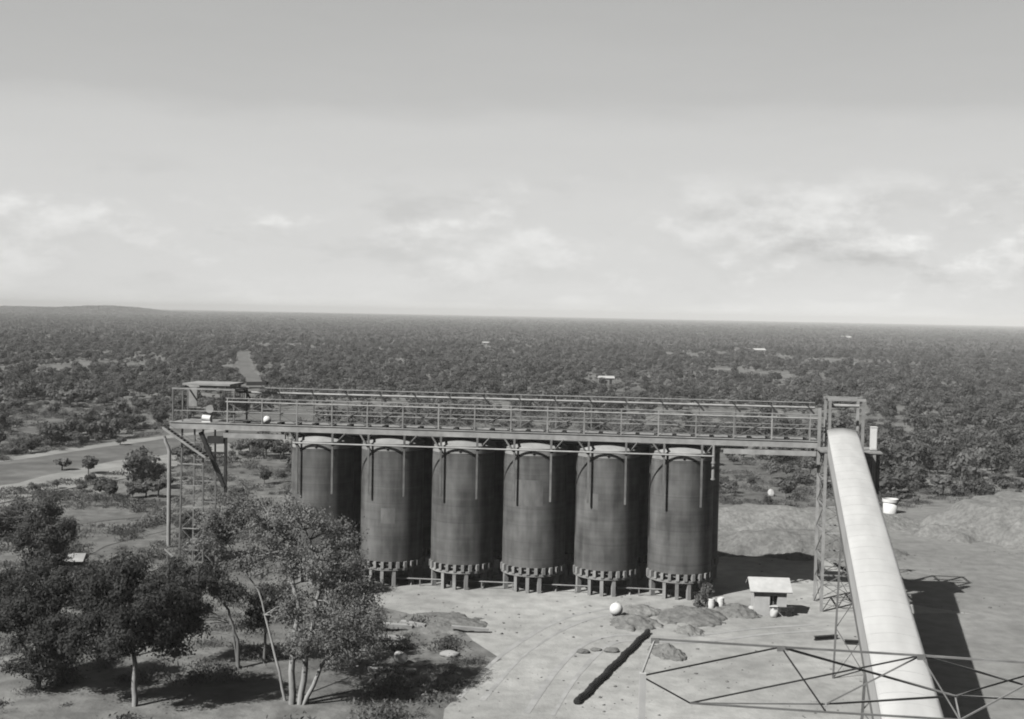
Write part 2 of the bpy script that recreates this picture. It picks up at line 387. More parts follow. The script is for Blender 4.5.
def ribbon(name, pts, width, m, dz=0.06, seg=4.0, wob=0.8, seed=4):
    pts = [Vector(p).to_2d() for p in pts]; P = []
    for a, b in zip(pts, pts[1:]):
        k = max(1, int((b - a).length / seg)); P += [a.lerp(b, j / k) for j in range(k)]
    P.append(pts[-1]); vs = []; fs = []; NW = 7
    for i, p in enumerate(P):
        d = (P[min(i + 1, len(P) - 1)] - P[max(i - 1, 0)]).normalized(); nn = Vector((-d.y, d.x))
        wl = width / 2 + (float(vnoise(p.x, p.y, 9, seed)) - 0.5) * 2 * wob; wr = width / 2 + (float(vnoise(p.x, p.y, 9, seed + 3)) - 0.5) * 2 * wob
        for k in range(NW):
            q = p + nn * (wl + (-wr - wl) * k / (NW - 1)); vs.append((q.x, q.y, float(zg(q.x, q.y)) + dz))
    for i in range(len(P) - 1):
        for k in range(NW - 1): fs.append((i * NW + k, i * NW + k + 1, (i + 1) * NW + k + 1, (i + 1) * NW + k))
    mb = MB(); mb.add(vs, fs, True); return tag(mb.build(name, m), kind='structure')

ribbon('cleared_strip', [(-92, 150), (-79, 195), (-67, 236), (-58, 300), (-40, 352)], 29, MT['road'], wob=2.0)
ribbon('dirt_road', [gp(-60, 469), gp(27, 457.5), gp(96, 447.5), gp(165, 438), gp(235, 428)], 4.2, MT['roadpale'], 0.10, 4, 0.8, 21)
ribbon('dirt_road', [gp(-60, 506), gp(27, 488), gp(96, 474), gp(165, 461), gp(235, 449), gp(300, 436)], 12.0, MT['roadpale'], 0.10, 4, 2.0, 22)
ribbon('dirt_road', [gp(264, 408), gp(252, 386), gp(243, 364), gp(242, 354), gp(236, 347)], 6, MT['road'], 0.05, 8, 1.6, 8)
ribbon('track', [gp(-20, 452), gp(70, 418), gp(150, 402), gp(240, 399)], 5.5, MT['road'], 0.05, 5, 1.4, 11)
ribbon('track', [gp(20, 575), gp(90, 545), gp(160, 528), gp(210, 508)], 3.0, MT['road'], 0.05, 3, 0.9, 13)
ribbon('track', [gp(-20, 536), gp(80, 522), gp(168, 512)], 2.4, MT['road'], 0.05, 3, 0.9, 14)

for k, (P_, off) in enumerate([([(470, 700), (520, 650), (580, 618), (660, 606)], 0.9), ([(540, 715), (570, 670), (610, 640), (690, 640), (760, 632), (820, 628)], 0.9)]):
    G_ = [gp(*p).to_2d() for p in P_]; Q_ = []
    for a, b, c, d in zip([G_[0]] + G_, G_, G_[1:], G_[2:] + [G_[-1]]):
        for j in range(8):
            u = j / 8; Q_.append(0.5 * ((2 * b) + (c - a) * u + (2 * a - 5 * b + 4 * c - d) * u * u + (3 * b - a - 3 * c + d) * u ** 3))
    Q_.append(G_[-1])
    for sg in (-1, 1):
        W_ = []
        for i, p in enumerate(Q_):
            d_ = (Q_[min(i + 1, len(Q_) - 1)] - Q_[max(i - 1, 0)]).normalized(); W_.append(p + Vector((-d_.y, d_.x)) * off * sg)
        ribbon('wheel_track', W_, 0.42, MT['track'], 0.045 + 0.004 * k, 1.0, 0.16, 40 + k * 2 + sg)
# soil heaps
def heap(name, label, cx, cy, rx, ry, h, m, seed, rz=0.0, flat=0.0, rill=0.0, group=None, n=44):
    vs = []; fs = []
    for j in range(n + 1):
        for i in range(n + 1):
            u, v = -1 + 2 * i / n, -1 + 2 * j / n; q = math.sqrt(u * u + v * v)
            edge = 1 + 0.25 * (float(vnoise(u * 9 + 40, v * 9, 1.0, seed + 9)) - 0.5) + 0.40 * (float(vnoise(u * 3 + 40, v * 3, 1.0, seed)) - 0.5)
            p = max(0.0, 1 - q / max(0.2, edge * 0.92)); hh = min(1.0, p / (1 - flat)) if flat else p ** 0.85
            z = h * hh * (1 + 0.4 * (float(vnoise(u * 5, v * 5, 1, seed + 2)) - 0.5)) + (0.16 * h * (float(vnoise(u * 9, v * 9, 1, seed + 4)) - 0.5) + 0.09 * h * (float(vnoise(u * 21, v * 21, 1, seed + 7)) - 0.5)) * min(1.0, p * 6)
            if rill and 0.02 < p < (1 - flat): z -= rill * abs(float(vnoise(math.atan2(v, u) * 26, 0, 1, seed + 6)) - 0.5) * h
            vs.append((u * rx, v * ry, z + (0.035 if p > 0 else -0.25)))
    for j in range(n):
        for i in range(n):
            fs.append((j * (n + 1) + i, j * (n + 1) + i + 1, (j + 1) * (n + 1) + i + 1, (j + 1) * (n + 1) + i))
    mb = MB(); mb.add(vs, fs, True); o = mb.build(name, m); o.location = (cx, cy, 0); o.rotation_euler.z = rz
    return tag(o, label, 'soil heap', group)
HG = 'soil heaps in the yard'
for px_, py_, hw, h, m, lab, asp in [
    (437, 624, 58, 0.55, 'soil', 'broad low grey soil heap with a pale rim beside the left trees', 1.1),
    (634, 624, 32, 0.7, 'soil', 'grey soil heap just in front of the white ball', 1.5),
    (641, 612, 26, 0.6, 'soilpale', 'pale sand heap right behind the white ball', 1.5),
    (692, 617, 46, 0.75, 'soil', 'long grey soil heap in front of the rightmost silo', 1.3),
    (738, 613, 28, 0.8, 'soil', 'grey soil heap between the two drums and the hut', 1.5),
    (690, 632, 18, 0.5, 'soil', 'smallest grey soil heap above the lattice pipe bridge', 1.6),
    (668, 654, 20, 0.7, 'soil', 'grey soil heap behind the left end of the pipe bridge', 2.2),
    (880, 640, 20, 0.5, 'soil', 'low grey soil heap close beside the white conveyor gallery', 2.0)]:
    g = gp(px_, py_); rr = hw * g.y / F * 1.15
    heap('soil_heap', lab, g.x, g.y, rr * 0.78, rr * asp * 0.6, h * 1.1, MT[m], int(px_), 0.3, group=HG)
heap('soil_heap', 'large grey spoil heap behind the hut, touched by the gallery shadow', 33, 141, 15, 6, 2.2, MT['soil'], 77, -0.05, 0.4, 0.3, HG, 60)
heap('soil_heap', 'big pale flat-topped spoil bank with rills right of the conveyor', 84, 152, 33, 26, 3.6, MT['soil'], 78, -0.3, 0.76, 0.5, HG, 130)
heap('soil_heap', 'long pale spoil bank at the back of the yard before the scrub', 37, 160, 22, 9, 2.0, MT['soilpale'], 79, 0.02, 0.4, 0.3, HG, 60)

# ------------------------------------------------------------------ silo row
RZ = R(-6.3); S = 7.25; RAD = 3.15; KZ = 1.022
O6 = Vector((16.95, 118.0, 0))
def row(x, y, z=0.0):
    return Vector((O6.x + x * math.cos(RZ) - y * math.sin(RZ), O6.y + x * math.sin(RZ) + y * math.cos(RZ), z))

def make_silo():
    t = thing('silo', '', 'silo', (0, 0, 0), RZ, 'front row of silos')
    MB().lathe([(RAD - 0.15, 2.45), (RAD, 2.45), (RAD, 13.2)], 72).build('wall', MT['silo'], t)
    MB().lathe([(RAD, 13.2), (RAD + 0.035, 13.21), (RAD + 0.035, 13.88), (RAD - 0.1, 13.88)], 72).build('top_band', MT['silo_top'], t)
    rf = MB().lathe([(RAD + 0.07, 13.86), (RAD + 0.07, 13.93), (2.75, 14.12), (2.1, 14.35), (1.4, 14.52), (0.6, 14.62), (0.02, 14.64)], 72).build('roof', MT['silo_top'], t)
    MB().tube([(0.05, -RAD - 0.02, 13.55), (0.05, -RAD - 0.16, 13.55)], 0.13, 10).build('vent', MT['dark'], rf)
    MB().lathe([(RAD - 0.7, 1.82), (RAD + 0.08, 1.82), (RAD + 0.08, 1.6), (RAD - 0.7, 1.6)], 60, smooth=False).build('ring_beam', MT['conc'], t)
    cor = None
    for k in range(26):
        a = 2 * math.pi * k / 26 + 0.05
        if cor is None:
            cor = MB().box(RAD - 0.30, RAD + 0.17, -0.15, 0.15, 1.82, 2.45).build('corbel', MT['conc'], t); c = cor
        else: c = dup(cor, t, (0, 0, 0))
        c.rotation_euler.z = a
    leg = None
    for fi in (-62, -28, -5, 17, 55, 100, 135, 170, 205, 240, 268):
        a = R(fi - 90)
        if leg is None: leg = MB().box(RAD - 0.42, RAD + 0.02, -0.17, 0.17, -0.05, 1.6).build('leg', MT['conc'], t); l = leg
        else: l = dup(leg, t, (0, 0, 0))
        l.rotation_euler.z = a
    MB().lathe([(RAD - 0.2, 2.43), (RAD - 0.2, 2.1), (0.45, 0.85), (0.45, 0.55)], 40).build('hopper', MT['conc'], t)
    for sx in (-1, 1):
        p = MB().box(sx * 1.8 - 0.10, sx * 1.8 + 0.10, -RAD - 0.12, -RAD + 0.05, 8.9, 14.78)
        p.box(sx * 1.8 - 0.08, sx * 1.8 + 0.08, -RAD + 0.06, -2.25, 14.55, 14.76)
        po = p.build('post', MT['steel2'], t)
        MB().bar((sx * 1.8 + sx * 0.12, -RAD - 0.03, 13.6), (sx * 2.9, -2.3, 14.75), 0.11).build('brace', MT['steel2'], t)
    return t
silo = make_silo()
front = ['first silo from the left, half hidden behind the big wispy tree', 'second front silo from the left, its legs just clear of the foliage',
         'third front silo from the left, clear of the trees', 'fourth front silo from the left, broad pale upper patch on its shell',
         'fifth front silo, directly behind the white ball, small pale square on shell', 'rightmost front silo, nearest the hut and conveyor tower']
rear = ['dark rear silo showing between first and second front silos', 'dark rear silo showing between second and third front silos',
        'dark rear silo showing between third and fourth front silos', 'dark rear silo showing between fourth and fifth front silos',
        'dark rear silo showing between fifth and rightmost front silos', 'dark rear silo peeping out right of the rightmost front silo']
for k in range(6):
    o = silo if k == 0 else copy_tree(silo)
    if k in (1, 3, 4):
        a0_, a1_, z0_, z1_ = {1: (-0.15, 0.3, 6.2, 7.7), 3: (-0.55, 0.35, 8.4, 10.9), 4: (-0.62, -0.25, 8.3, 9.8)}[k]
        MB().lathe([(RAD + 0.012, z0_), (RAD + 0.012, z1_)], 12, a0=a0_ - math.pi / 2, a1=a1_ - math.pi / 2).build('patch', MT['patch'], o)
    o.location = row(-S * (5 - k), 0); o.scale.z = KZ; tag(o, front[k], 'silo', 'front row of silos')
rs = None
for k in range(6):
    if rs is None:
        rs = copy_tree(silo)
        for ch in KIDS(rs):
            if ch.name.split('.')[0] in ('post', 'brace'): bpy.data.objects.remove(ch)
        o = rs
    else: o = copy_tree(rs)
    o.location = row(-S * (5 - k) + 1.0, 7.0); o.scale.z = KZ; tag(o, rear[k], 'silo', 'rear row of silos')

# pipe across the silo fronts, rail between the legs
mb = MB(); mb.tube([(-S * 5 - 2.2, -RAD - 0.2, 13.78), (2.9, -RAD - 0.2, 13.78)], 0.085, 8)
o = mb.build('pipe', MT['steel'], None); o.location = O6; o.rotation_euler.z = RZ; o.scale.z = KZ
tag(o, 'long thin pale pipe running level across the tops of all six front silos', 'pipe')
mb = MB(); mb.tube([(-S * 5 - 3, -2.2, 0.75), (3.4, -2.2, 0.75)], 0.07, 8)
for k in range(14): mb.box(-38 + k * 3.1 - 0.05, -38 + k * 3.1 + 0.05, -2.25, -2.15, -0.1, 0.72)
o = mb.build('pipe_rail', MT['steel'], None); o.location = O6; o.rotation_euler.z = RZ; o.scale.z = KZ
tag(o, 'low pipe rail running along the ground between the silo legs', 'rail')
mb = MB(); mb.tube([(0, 0, 0), (0, 0, 3.4)], 0.17, 12); mb.lathe([(0.17, 1.6), (0.25, 1.6), (0.25, 1.75), (0.17, 1.75)], 12); mb.lathe([(0.17, 0.02), (0.25, 0.02), (0.25, 0.15), (0.17, 0.15)], 12)
o = mb.build('hanging_pipe', MT['steel']); o.location = row(2.95, -2.3, 11.42 * KZ); tag(o, 'short vertical flanged pipe hanging beside the rightmost silo top', 'pipe')

# silo-top gallery
XL, XR = -51.6, 13.0
g = thing('silo_gallery', 'long open steel walkway gallery with rails running over the silo tops', 'gallery', O6, RZ); g.scale.z = KZ
mb = MB(); mb.box(XL, XR, -2.2, 2.2, 15.22, 15.32); mb.build('deck', MT['deck'], g)
mb = MB(); mb.box(XL, XR, -2.26, -2.14, 14.80, 15.22); mb.box(XL, XR, -2.34, -2.06, 15.325, 15.40); mb.box(XL, XR, -2.34, -2.06, 14.73, 14.80); mb.build('girder', MT['steel'], g)
mb = MB(); mb.box(XL, XR, 2.02, 2.14, 14.80, 15.22); mb.box(XL, XR, 1.94, 2.22, 14.73, 14.80); mb.build('girder', MT['steel'], g)
mb = MB(); mb.box(-S * 5 - 3.4, 6.2, 2.3, 9.6, 14.0, 14.12); mb.build('rear_shade_deck', MT['dark'], g)  # added deck behind the gallery, keeps the rear silo walls in shade
mb = MB()
x = XL + 0.4
cb = None
while x < XR:
    if cb is None: cb = MB().box(-0.09, 0.09, -2.1, 2.0, 14.82, 15.21).build('cross_beam', MT['dark'], g); c = cb
    else: c = dup(cb, g, (0, 0, 0))
    c.location = (x, 0, 0); x += 1.8
ST = 3.6
stn = np.arange(-45.6, XR + 0.1, ST)
def rails(y, zs, X0, X1):
    for zz_, r_ in zs:
        MB().tube([(X0, y, zz_), (X1, y, zz_)], r_, 6).build('rail', MT['steel'], g)
rails(-2.2, [(16.5, 0.055), (17.5, 0.08), (17.85, 0.055)], -45.8, XR)
rails(2.2, [(16.5, 0.05), (18.2, 0.12), (18.68, 0.06)], -46.0, XR)
po = None; pb = None; br = None; kb = None
for i, x in enumerate(stn):
    if po is None: po = MB().box(-0.06, 0.06, -2.26, -2.14, 15.41, 17.85).build('post', MT['steel'], g); c = po
    else: c = dup(po, g, (0, 0, 0))
    c.location.x = x
    if pb is None: pb = MB().box(-0.06, 0.06, 2.14, 2.26, 15.33, 18.68).build('post', MT['steel2'], g); c = pb
    else: c = dup(pb, g, (0, 0, 0))
    c.location.x = x + 0.5
    if kb is None: kb = MB().bar((-0.5, 2.3, 18.7), (0.45, 2.0, 17.6), 0.17).build('knee_brace', MT['dark'], g); c = kb
    else: c = dup(kb, g, (0, 0, 0))
    c.location.x = x + 0.5
    if i < len(stn) - 1:
        if br is None: br = MB().bar((0.08, -2.28, 15.5), (ST - 0.08, -2.28, 17.4), 0.06).build('brace', MT['steel2'], g); b2 = MB().bar((0.08, -2.13, 17.4), (ST - 0.08, -2.13, 15.5), 0.06).build('brace', MT['steel2'], g); c = br; c2 = b2
        else: c = dup(br, g, (0, 0, 0)); c2 = dup(b2, g, (0, 0, 0))
        c.location.x = x; c2.location.x = x
MB().box(XR - 0.28, XR, -2.36, -2.08, 13.2, 18.5).build('end_post', MT['steel'], g)
for X0, X1 in ((3.9, XR - 0.36), (-46, -39.6)):
    MB().box(X0, X1, -2.2, -1.8, 13.95, 14.42).build('lower_girder', MT['steel'], g)
    n_ = int((X1 - X0) / 3.4)
    for k in range(n_ + 1):
        xx = X0 + 0.3 + (X1 - X0 - 0.6) * k / n_
        MB().box(xx - 0.13, xx + 0.13, -2.1, -1.9, 14.42, 14.72).build('stub', MT['steel'], g)
# belt idlers on deck: dark lumps
idl = None
rnd = random.Random(5)
x = -44.0
while x < XR - 1:
    if idl is None:
        m_ = MB(); m_.tube([(0, -1.5, 0.16), (0, -0.4, 0.16)], 0.11, 8); m_.box(-0.2, 0.2, -1.6, -1.5, 0, 0.24); m_.box(-0.2, 0.2, -0.4, -0.3, 0, 0.24)
        idl = m_.build('idler', MT['dark'], g); c = idl
    else: c = dup(idl, g, (0, 0, 0))
    c.location = (x, 0, 15.32); x += 1.8
MB().box(-46, XR, -1.45, -0.45, 15.62, 15.66).build('belt', MT['steel2'], g)

# the white ball-shaped tank and drive at the left end
def ball_tank(loc, r, label, name='ball_tank', saddle=True):
    t = thing(name, label, 'tank', loc)
    prof = [(max(0.001, r * math.cos(a)), r + 0.08 + r * math.sin(a)) for a in np.linspace(-math.pi / 2, math.pi / 2, 20)]
    MB().lathe(prof, 32).build('tank_shell', MT['white'], t)
    m_ = MB(); m_.lathe([(r * 0.55, 0), (r * 0.55, 0.22 * r), (r * 0.48, 0.22 * r)], 20); m_.build('base_ring', MT['steel2'], t)
    m_ = MB(); m_.lathe([(0.12 * r, 2 * r + 0.06), (0.12 * r, 2 * r + 0.14 * r + 0.06), (0.001, 2 * r + 0.14 * r + 0.06)], 12); m_.build('cap', MT['white'], t)
    return t
gb = gp(616, 617); ball_tank((gb.x, gb.y, 0.03), 0.60, 'bright white ball-shaped tank standing alone on the pale yard')
b2 = at(268, 424, 121.0); lx = (b2 - O6).to_2d().dot(Vector((math.cos(RZ), math.sin(RZ))))
ball_tank(row(lx, -1.9, 15.33 * KZ), 0.42, 'small white ball-shaped tank on the gallery deck near its left end')

t = thing('drive_unit', 'small white motor and grey pulley guard on the left gallery platform', 'motor', row(-47.9, -1.6, 15.33 * KZ), RZ)
m_ = MB(); m_.tube([(-0.5, 0, 0.5), (0.35, 0, 0.42)], 0.34, 14); m_.box(-0.5, 0.4, -0.3, 0.3, 0, 0.2); m_.build('motor_body', MT['white'], t)
m_ = MB(); m_.lathe([(0.001, 0), (0.42, 0), (0.42, 0.3), (0.001, 0.3)], 20); o = m_.build('pulley_guard', MT['silo_top'], t); o.rotation_euler = (R(90), 0, 0); o.location = (0.1, 0.6, 1.35)
MB().box(-0.06, 0.26, 0.5, 0.7, 0, 1.0).build('pedestal', MT['steel2'], t)

# left head frame on the gallery
t = thing('head_frame', 'open box-shaped steel frame with flat pale roof on the gallery left end', 'frame', row(-48.2, 0, 15.33 * KZ), RZ); t.scale.z = 1.1
for sx in (-3.2, 3.2):
    for sy in (-2.0, 2.0): MB().box(sx - 0.07, sx + 0.07, sy - 0.07, sy + 0.07, 0, 3.05).build('post', MT['steel2'], t)
for sy in (-2.0, 2.0):
    MB().bar((-3.3, sy, 3.12), (3.3, sy, 3.12), 0.14).build('top_beam', MT['steel'], t)
    MB().bar((-3.2, sy, 1.1), (3.2, sy, 1.1), 0.06).build('rail', MT['steel'], t)
for sx in (-3.2, 3.2): MB().bar((sx, -1.92, 3.1), (sx, 1.92, 3.1), 0.12).build('top_beam', MT['steel2'], t)
MB().box(-2.2, 2.8, -2.1, 2.2, 3.45, 3.62).build('roof', MT['silo_top'], t)
for sx in (-1.9, 2.4):
    for sy in (-1.9, 1.9): MB().box(sx - 0.06, sx + 0.06, sy - 0.06, sy + 0.06, 3.2, 3.45).build('bracket', MT['dark'], t)
for x0, x1 in ((0.3, 1.6), (1.8, 3.05)):
    mb = MB()
    for k in range(7): mb.box(x0 + (x1 - x0) * k / 7, x0 + (x1 - x0) * k / 7 + 0.07, 1.93, 1.98, 1.2, 3.0)
    mb.box(x0, x1, 1.92, 1.925, 1.2, 1.3); mb.box(x0, x1, 1.92, 1.925, 2.9, 3.0); mb.build('slatted_panel', MT['steel2'], t)
MB().box(-3.1, -2.2, 1.93, 1.99, 1.2, 3.0).build('panel', MT['steel'], t)
MB().box(-2.26, -2.14, -2.0, -1.9, 0, 3.05).build('post', MT['steel2'], t)
MB().bar((3.2, 2.0, 3.5), (5.6, 1.2, 3.6), 0.28, 0.35).build('jib_beam', MT['dark'], t)

# trestle under the left end
t = thing('trestle', 'lattice steel trestle tower carrying the left end of the gallery', 'trestle', row(-49.4, 0, 0), RZ)
for sx in (-1.1, 1.1):
    for sy in (-1.7, 1.7): MB().bar((sx * 1.15, sy * 1.1, -0.1), (sx, sy, 15.0), 0.15).build('leg', MT['steel2'], t)
for k in range(6):
    z0, z1 = 0.4 + k * 2.2, 0.4 + (k + 1) * 2.2
    for sy in (-1.75, 1.75):
        MB().bar((-1.15, sy, z0), (1.15, sy, z1), 0.06).build('brace', MT['steel2'], t)
        MB().bar((1.15, sy * 1.02, z0), (-1.15, sy * 1.02, z1), 0.06).build('brace', MT['steel2'], t)
        MB().bar((-1.2, sy, z1), (1.2, sy, z1), 0.08).build('cross_beam', MT['steel'], t)
t = thing('hanging_chute', 'dark triangular steel chute bracket hanging under the gallery left end', 'chute', row(-46.4, -1.6, 0), RZ)
MB().bar((-2.2, 0, 14.7), (0.35, 0, 9.2), 0.5, 0.35).build('chute_trough', MT['dark'], t)
MB().bar((0.45, 0, 14.7), (0.45, 0, 8.6), 0.26).build('post', MT['dark'], t)
MB().bar((-3.9, 0.1, 12.55), (0.4, 0.1, 12.6), 0.22).build('cross_beam', MT['dark'], t)
MB().box(-1.4, 0.3, -0.3, 0.3, 13.6, 14.3).build('hopper', MT['dark'], t)
t = thing('staircase', 'short steel stair flight slanting down from the gallery left end', 'stairs', row(-52.0, -2.8, 0), RZ)
for sy in (-0.4, 0.4): MB().bar((0, sy, 15.2), (4.5, sy, 12.3), 0.08, 0.22).build('stringer', MT['steel'] if sy < 0 else MT['dark'], t)
for k in range(13): MB().box(0.3 + k * 0.33 - 0.11, 0.3 + k * 0.33 + 0.11, -0.36, 0.36, 15.05 - k * 0.2125, 15.08 - k * 0.2125).build('tread', MT['steel2'], t)
MB().bar((0, -0.45, 16.0), (4.5, -0.45, 13.1), 0.04).build('handrail', MT['steel2'], t)

# pale pole left of the trestle
pb_ = at(168.5, 543, 136.0)
t = thing('pole', 'tall pale slender pole with bent top left of the gallery trestle', 'pole', (pb_.x, pb_.y, float(zg(pb_.x, pb_.y))))
mb = MB(); mb.tube([(0, 0, -0.2), (0, 0, 11.0), (-0.15, 0, 11.5), (-0.45, 0, 12.1), (-0.5, 0, 12.5)], [0.24, 0.22, 0.21, 0.18, 0.16], 12); mb.build('shaft', MT['silo_top'], t)
mb = MB(); mb.tube([(-0.5, 0, 12.45), (-0.55, 0, 12.75)], [0.16, 0.13], 10); mb.build('cap', MT['steel2'], t)

# ------------------------------------------------------------------ right tower and inclined conveyor
tb = row(15.3, -3.0)
t = thing('conveyor_tower', 'tall square lattice steel tower carrying the gallery right end and conveyor head', 'tower', tb, RZ)
HW = 2.2
legs = [(-HW, -HW), (HW, -HW), (HW, HW), (-HW, HW)]
for sx, sy in legs: MB().box(sx - 0.13, sx + 0.13, sy - 0.13, sy + 0.13, -0.1, 15.0).build('leg', MT['steel'], t)
NP = 6
for k in range(NP):
    z0, z1 = 0.1 + k * 2.45, 0.1 + (k + 1) * 2.45
    for i in range(4):
        (ax, ay), (bx, by) = legs[i], legs[(i + 1) % 4]
        d = Vector((bx - ax, by - ay, 0)).normalized() * 0.13; nn = Vector((d.y, -d.x, 0)) * 0.4
        MB().bar(Vector((ax, ay, z0)) + d + nn, Vector((bx, by, z1)) - d + nn, 0.06).build('brace', MT['steel2'], t)
        MB().bar(Vector((ax, ay, z1)) + d - nn, Vector((bx, by, z0)) - d - nn, 0.06).build('brace', MT['steel2'], t)
        MB().bar(Vector((ax, ay, z1)) + d, Vector((bx, by, z1)) - d, 0.13).build('cross_beam', MT['steel'], t)
MB().box(-HW - 0.5, HW + 0.7, -HW - 0.2, HW + 0.4, 15.0, 15.16).build('platform', MT['steel'], t)
MB().box(HW + 0.15, HW + 0.6, -HW + 0.4, HW, 11.2, 15.0).build('chute', MT['dark'], t)
for sx in (-1.75, 1.3):
    for sy in (-1.0, 1.9): MB().box(sx - 0.12, sx + 0.12, sy - 0.12, sy + 0.12, 15.16, 19.75).build('portal_post', MT['steel'], t)
for sy in (-1.0, 1.9): MB().box(-1.95, 1.5, sy - 0.12, sy + 0.12, 19.75, 19.98).build('portal_beam', MT['steel'], t)
for sx in (-1.75, 1.3): MB().bar((sx, -0.88, 19.86), (sx, 1.78, 19.86), 0.16).build('portal_beam', MT['steel2'], t)
MB().tube([(-1.62, 0.5, 19.2), (1.17, 0.5, 19.2)], 0.16, 10).build('head_roller', MT['steel'], t)
cab = row(15.3 + HW + 0.1, -3.0 - HW + 1.2, 15.16)
t = thing('cabinet', 'narrow white upright cabinet on the tower platform right of the conveyor head', 'cabinet', cab, RZ)
MB().box(-0.28, 0.28, -0.28, 0.28, 0.08, 2.2).build('body', MT['white'], t)
MB().box(-0.31, 0.31, -0.33, 0.33, 2.2, 2.26).build('lid', MT['white'], t)
MB().box(-0.23, 0.23, -0.315, -0.285, 0.2, 2.05).build('door', MT['white'], t)
MB().box(-0.26, 0.26, -0.26, 0.26, 0, 0.08).build('plinth', MT['dark'], t)

# inclined conveyor gallery (white roof)
PT = at(842.5, 428.5, 109.5); PB = at(905.5, 682, 56.0)
dirv = (PB - PT); slope = dirv.normalized()
t = thing('conveyor_gallery', 'long inclined enclosed conveyor gallery with bright white arched roof', 'conveyor', PT)
t.rotation_euler = (0, 0, 0)
ax = slope; side = Vector((ax.y, -ax.x, 0)).normalized()     # points to image left
if side.x > 0: side = -side
nrm = side.cross(ax).normalized()
if nrm.z < 0: nrm = -nrm
LEN = dirv.length * (PT.y - 22) / (PT.y - 56.0)
Mx = Matrix((-side, -ax, nrm)).transposed().to_4x4(); Mx.translation = PT; t.matrix_world = Mx     # local +x right, +y up-slope, z normal
HWG = 1.2
prof = [(-HWG - 0.12, -0.36), (-HWG - 0.12, -0.25), (-HWG + 0.05, -0.16), (-0.7, -0.07), (-0.3, -0.02), (0, 0.0), (0.3, -0.02), (0.7, -0.07), (HWG - 0.05, -0.16), (HWG + 0.12, -0.25), (HWG + 0.12, -0.36)]
NS = 30
vs = [(x, -LEN * j / NS, zz_) for j in range(NS + 1) for x, zz_ in prof]
n_ = len(prof); fs = [(j * n_ + i, (j + 1) * n_ + i, (j + 1) * n_ + i + 1, j * n_ + i + 1) for j in range(NS) for i in range(n_ - 1)]
mb = MB(); mb.add(vs, fs, True); o = mb.build('roof', MT['roofsheet'], t)
sol = o.modifiers.new('thick', 'SOLIDIFY'); sol.thickness = 0.05; sol.offset = 1
for sx in (-1, 1):
    mb = MB(); mb.box(sx * HWG - 0.04, sx * HWG + 0.04, -LEN, 0.0, -2.5, -0.36); mb.build('side_wall', MT['roofsheet'], t)
    mb = MB(); mb.box(sx * (HWG - 0.1) - 0.14, sx * (HWG - 0.1) + 0.14, -LEN, 0.0, -3.05, -2.62); mb.build('girder', MT['steel2'], t)
mb = MB(); mb.box(-HWG + 0.05, HWG - 0.05, -LEN, 0.0, -2.62, -2.5); mb.build('floor', MT['steel2'], t)
mb = MB(); mb.box(-HWG + 0.06, HWG - 0.06, -0.06, -0.01, -2.49, -0.30); mb.build('end_panel', MT['steel2'], t)
ribm = None
for k in range(int(LEN / 2.4)):
    if ribm is None:
        mb = MB()
        for a_, b_ in zip(prof[1:-2], prof[2:-1]): mb.bar((a_[0], 0, a_[1] + 0.052), (b_[0], 0, b_[1] + 0.052), 0.05, 0.02)
        ribm = mb.build('roof_seam', MT['roofsheet'], t); o = ribm
    else: o = dup(ribm, t, (0, 0, 0))
    o.location = (0, -1.2 - 2.4 * k, 0)
# its trestle bents
bent0 = None
for k, frac in enumerate((0.22, 0.50)):
    c_ = PT + ax * (LEN * frac); zt = c_.z - 3.25
    b = thing('conveyor_bent', ['slim steel bent under the upper part of the white conveyor', 'slim steel bent under the middle of the white conveyor'][k], 'trestle', (c_.x, c_.y, 0), math.atan2(-ax.x, ax.y) + math.pi, 'bents under the white conveyor')
    for sx in (-1, 1):
        MB().bar((sx * 1.3, 0, -0.1), (sx * 1.0, 0, zt), 0.15).build('leg', MT['steel2'], b)
    MB().bar((-1.2, 0, zt + 0.02), (1.2, 0, zt + 0.02), 0.2).build('cap_beam', MT['steel2'], b)
    for j in range(3):
        a0, a1 = zt * j / 3, zt * (j + 1) / 3
        MB().bar((-1.25 + 0.25 * j / 3, 0.05, a0 + 0.1), (1.25 - 0.25 * (j + 1) / 3, 0.05, a1), 0.06).build('brace', MT['steel2'], b)
        MB().bar((1.25 - 0.25 * j / 3, -0.05, a0 + 0.1), (-1.25 + 0.25 * (j + 1) / 3, -0.05, a1), 0.06).build('brace', MT['steel2'], b)

# ------------------------------------------------------------------ lattice pipe bridge in front
t = thing('pipe_bridge', 'slender lattice steel bridge crossing low over the white conveyor in the foreground', 'bridge', (0, 0, 0))
PY = 45.0
T_ = [at(*p) for p in ((655, 639, PY), (781, 647, PY), (921, 655.5, PY), (1062, 665, PY))]
BF = [at(*p) for p in ((641, 676, PY - .6), (690, 703, PY - .6), (826, 712, PY - .6), (960, 720, PY - .6), (1095, 729, PY - .6))]
BB = [at(*p) for p in ((826, 704, PY + 1.4), (955, 696, PY + 1.4), (1085, 702, PY + 1.4))]
def bars(lst, w_, m, nm):
    for a, b in lst: MB().bar(a, b, w_).build(nm, m, t)
bars([(T_[0], T_[1]), (T_[1], T_[2])], 0.075, MT['steel2'], 'chord'); bars([(T_[2], T_[3])], 0.075, MT['steel'], 'chord')  # bridge members: sunlit and unlit faces put into pale and dark steel colours
bars([(BF[1], BF[2]), (BF[2], BF[3]), (BF[3], BF[4])], 0.07, MT['steel2'], 'chord')
bars([(BB[0], BB[1]), (BB[1], BB[2])], 0.07, MT['steel'], 'chord')
bars([(BF[0], T_[1]), (T_[1], BF[2]), (BF[1], T_[2]), (BF[0], BF[1])], 0.052, MT['dark'], 'diagonal')
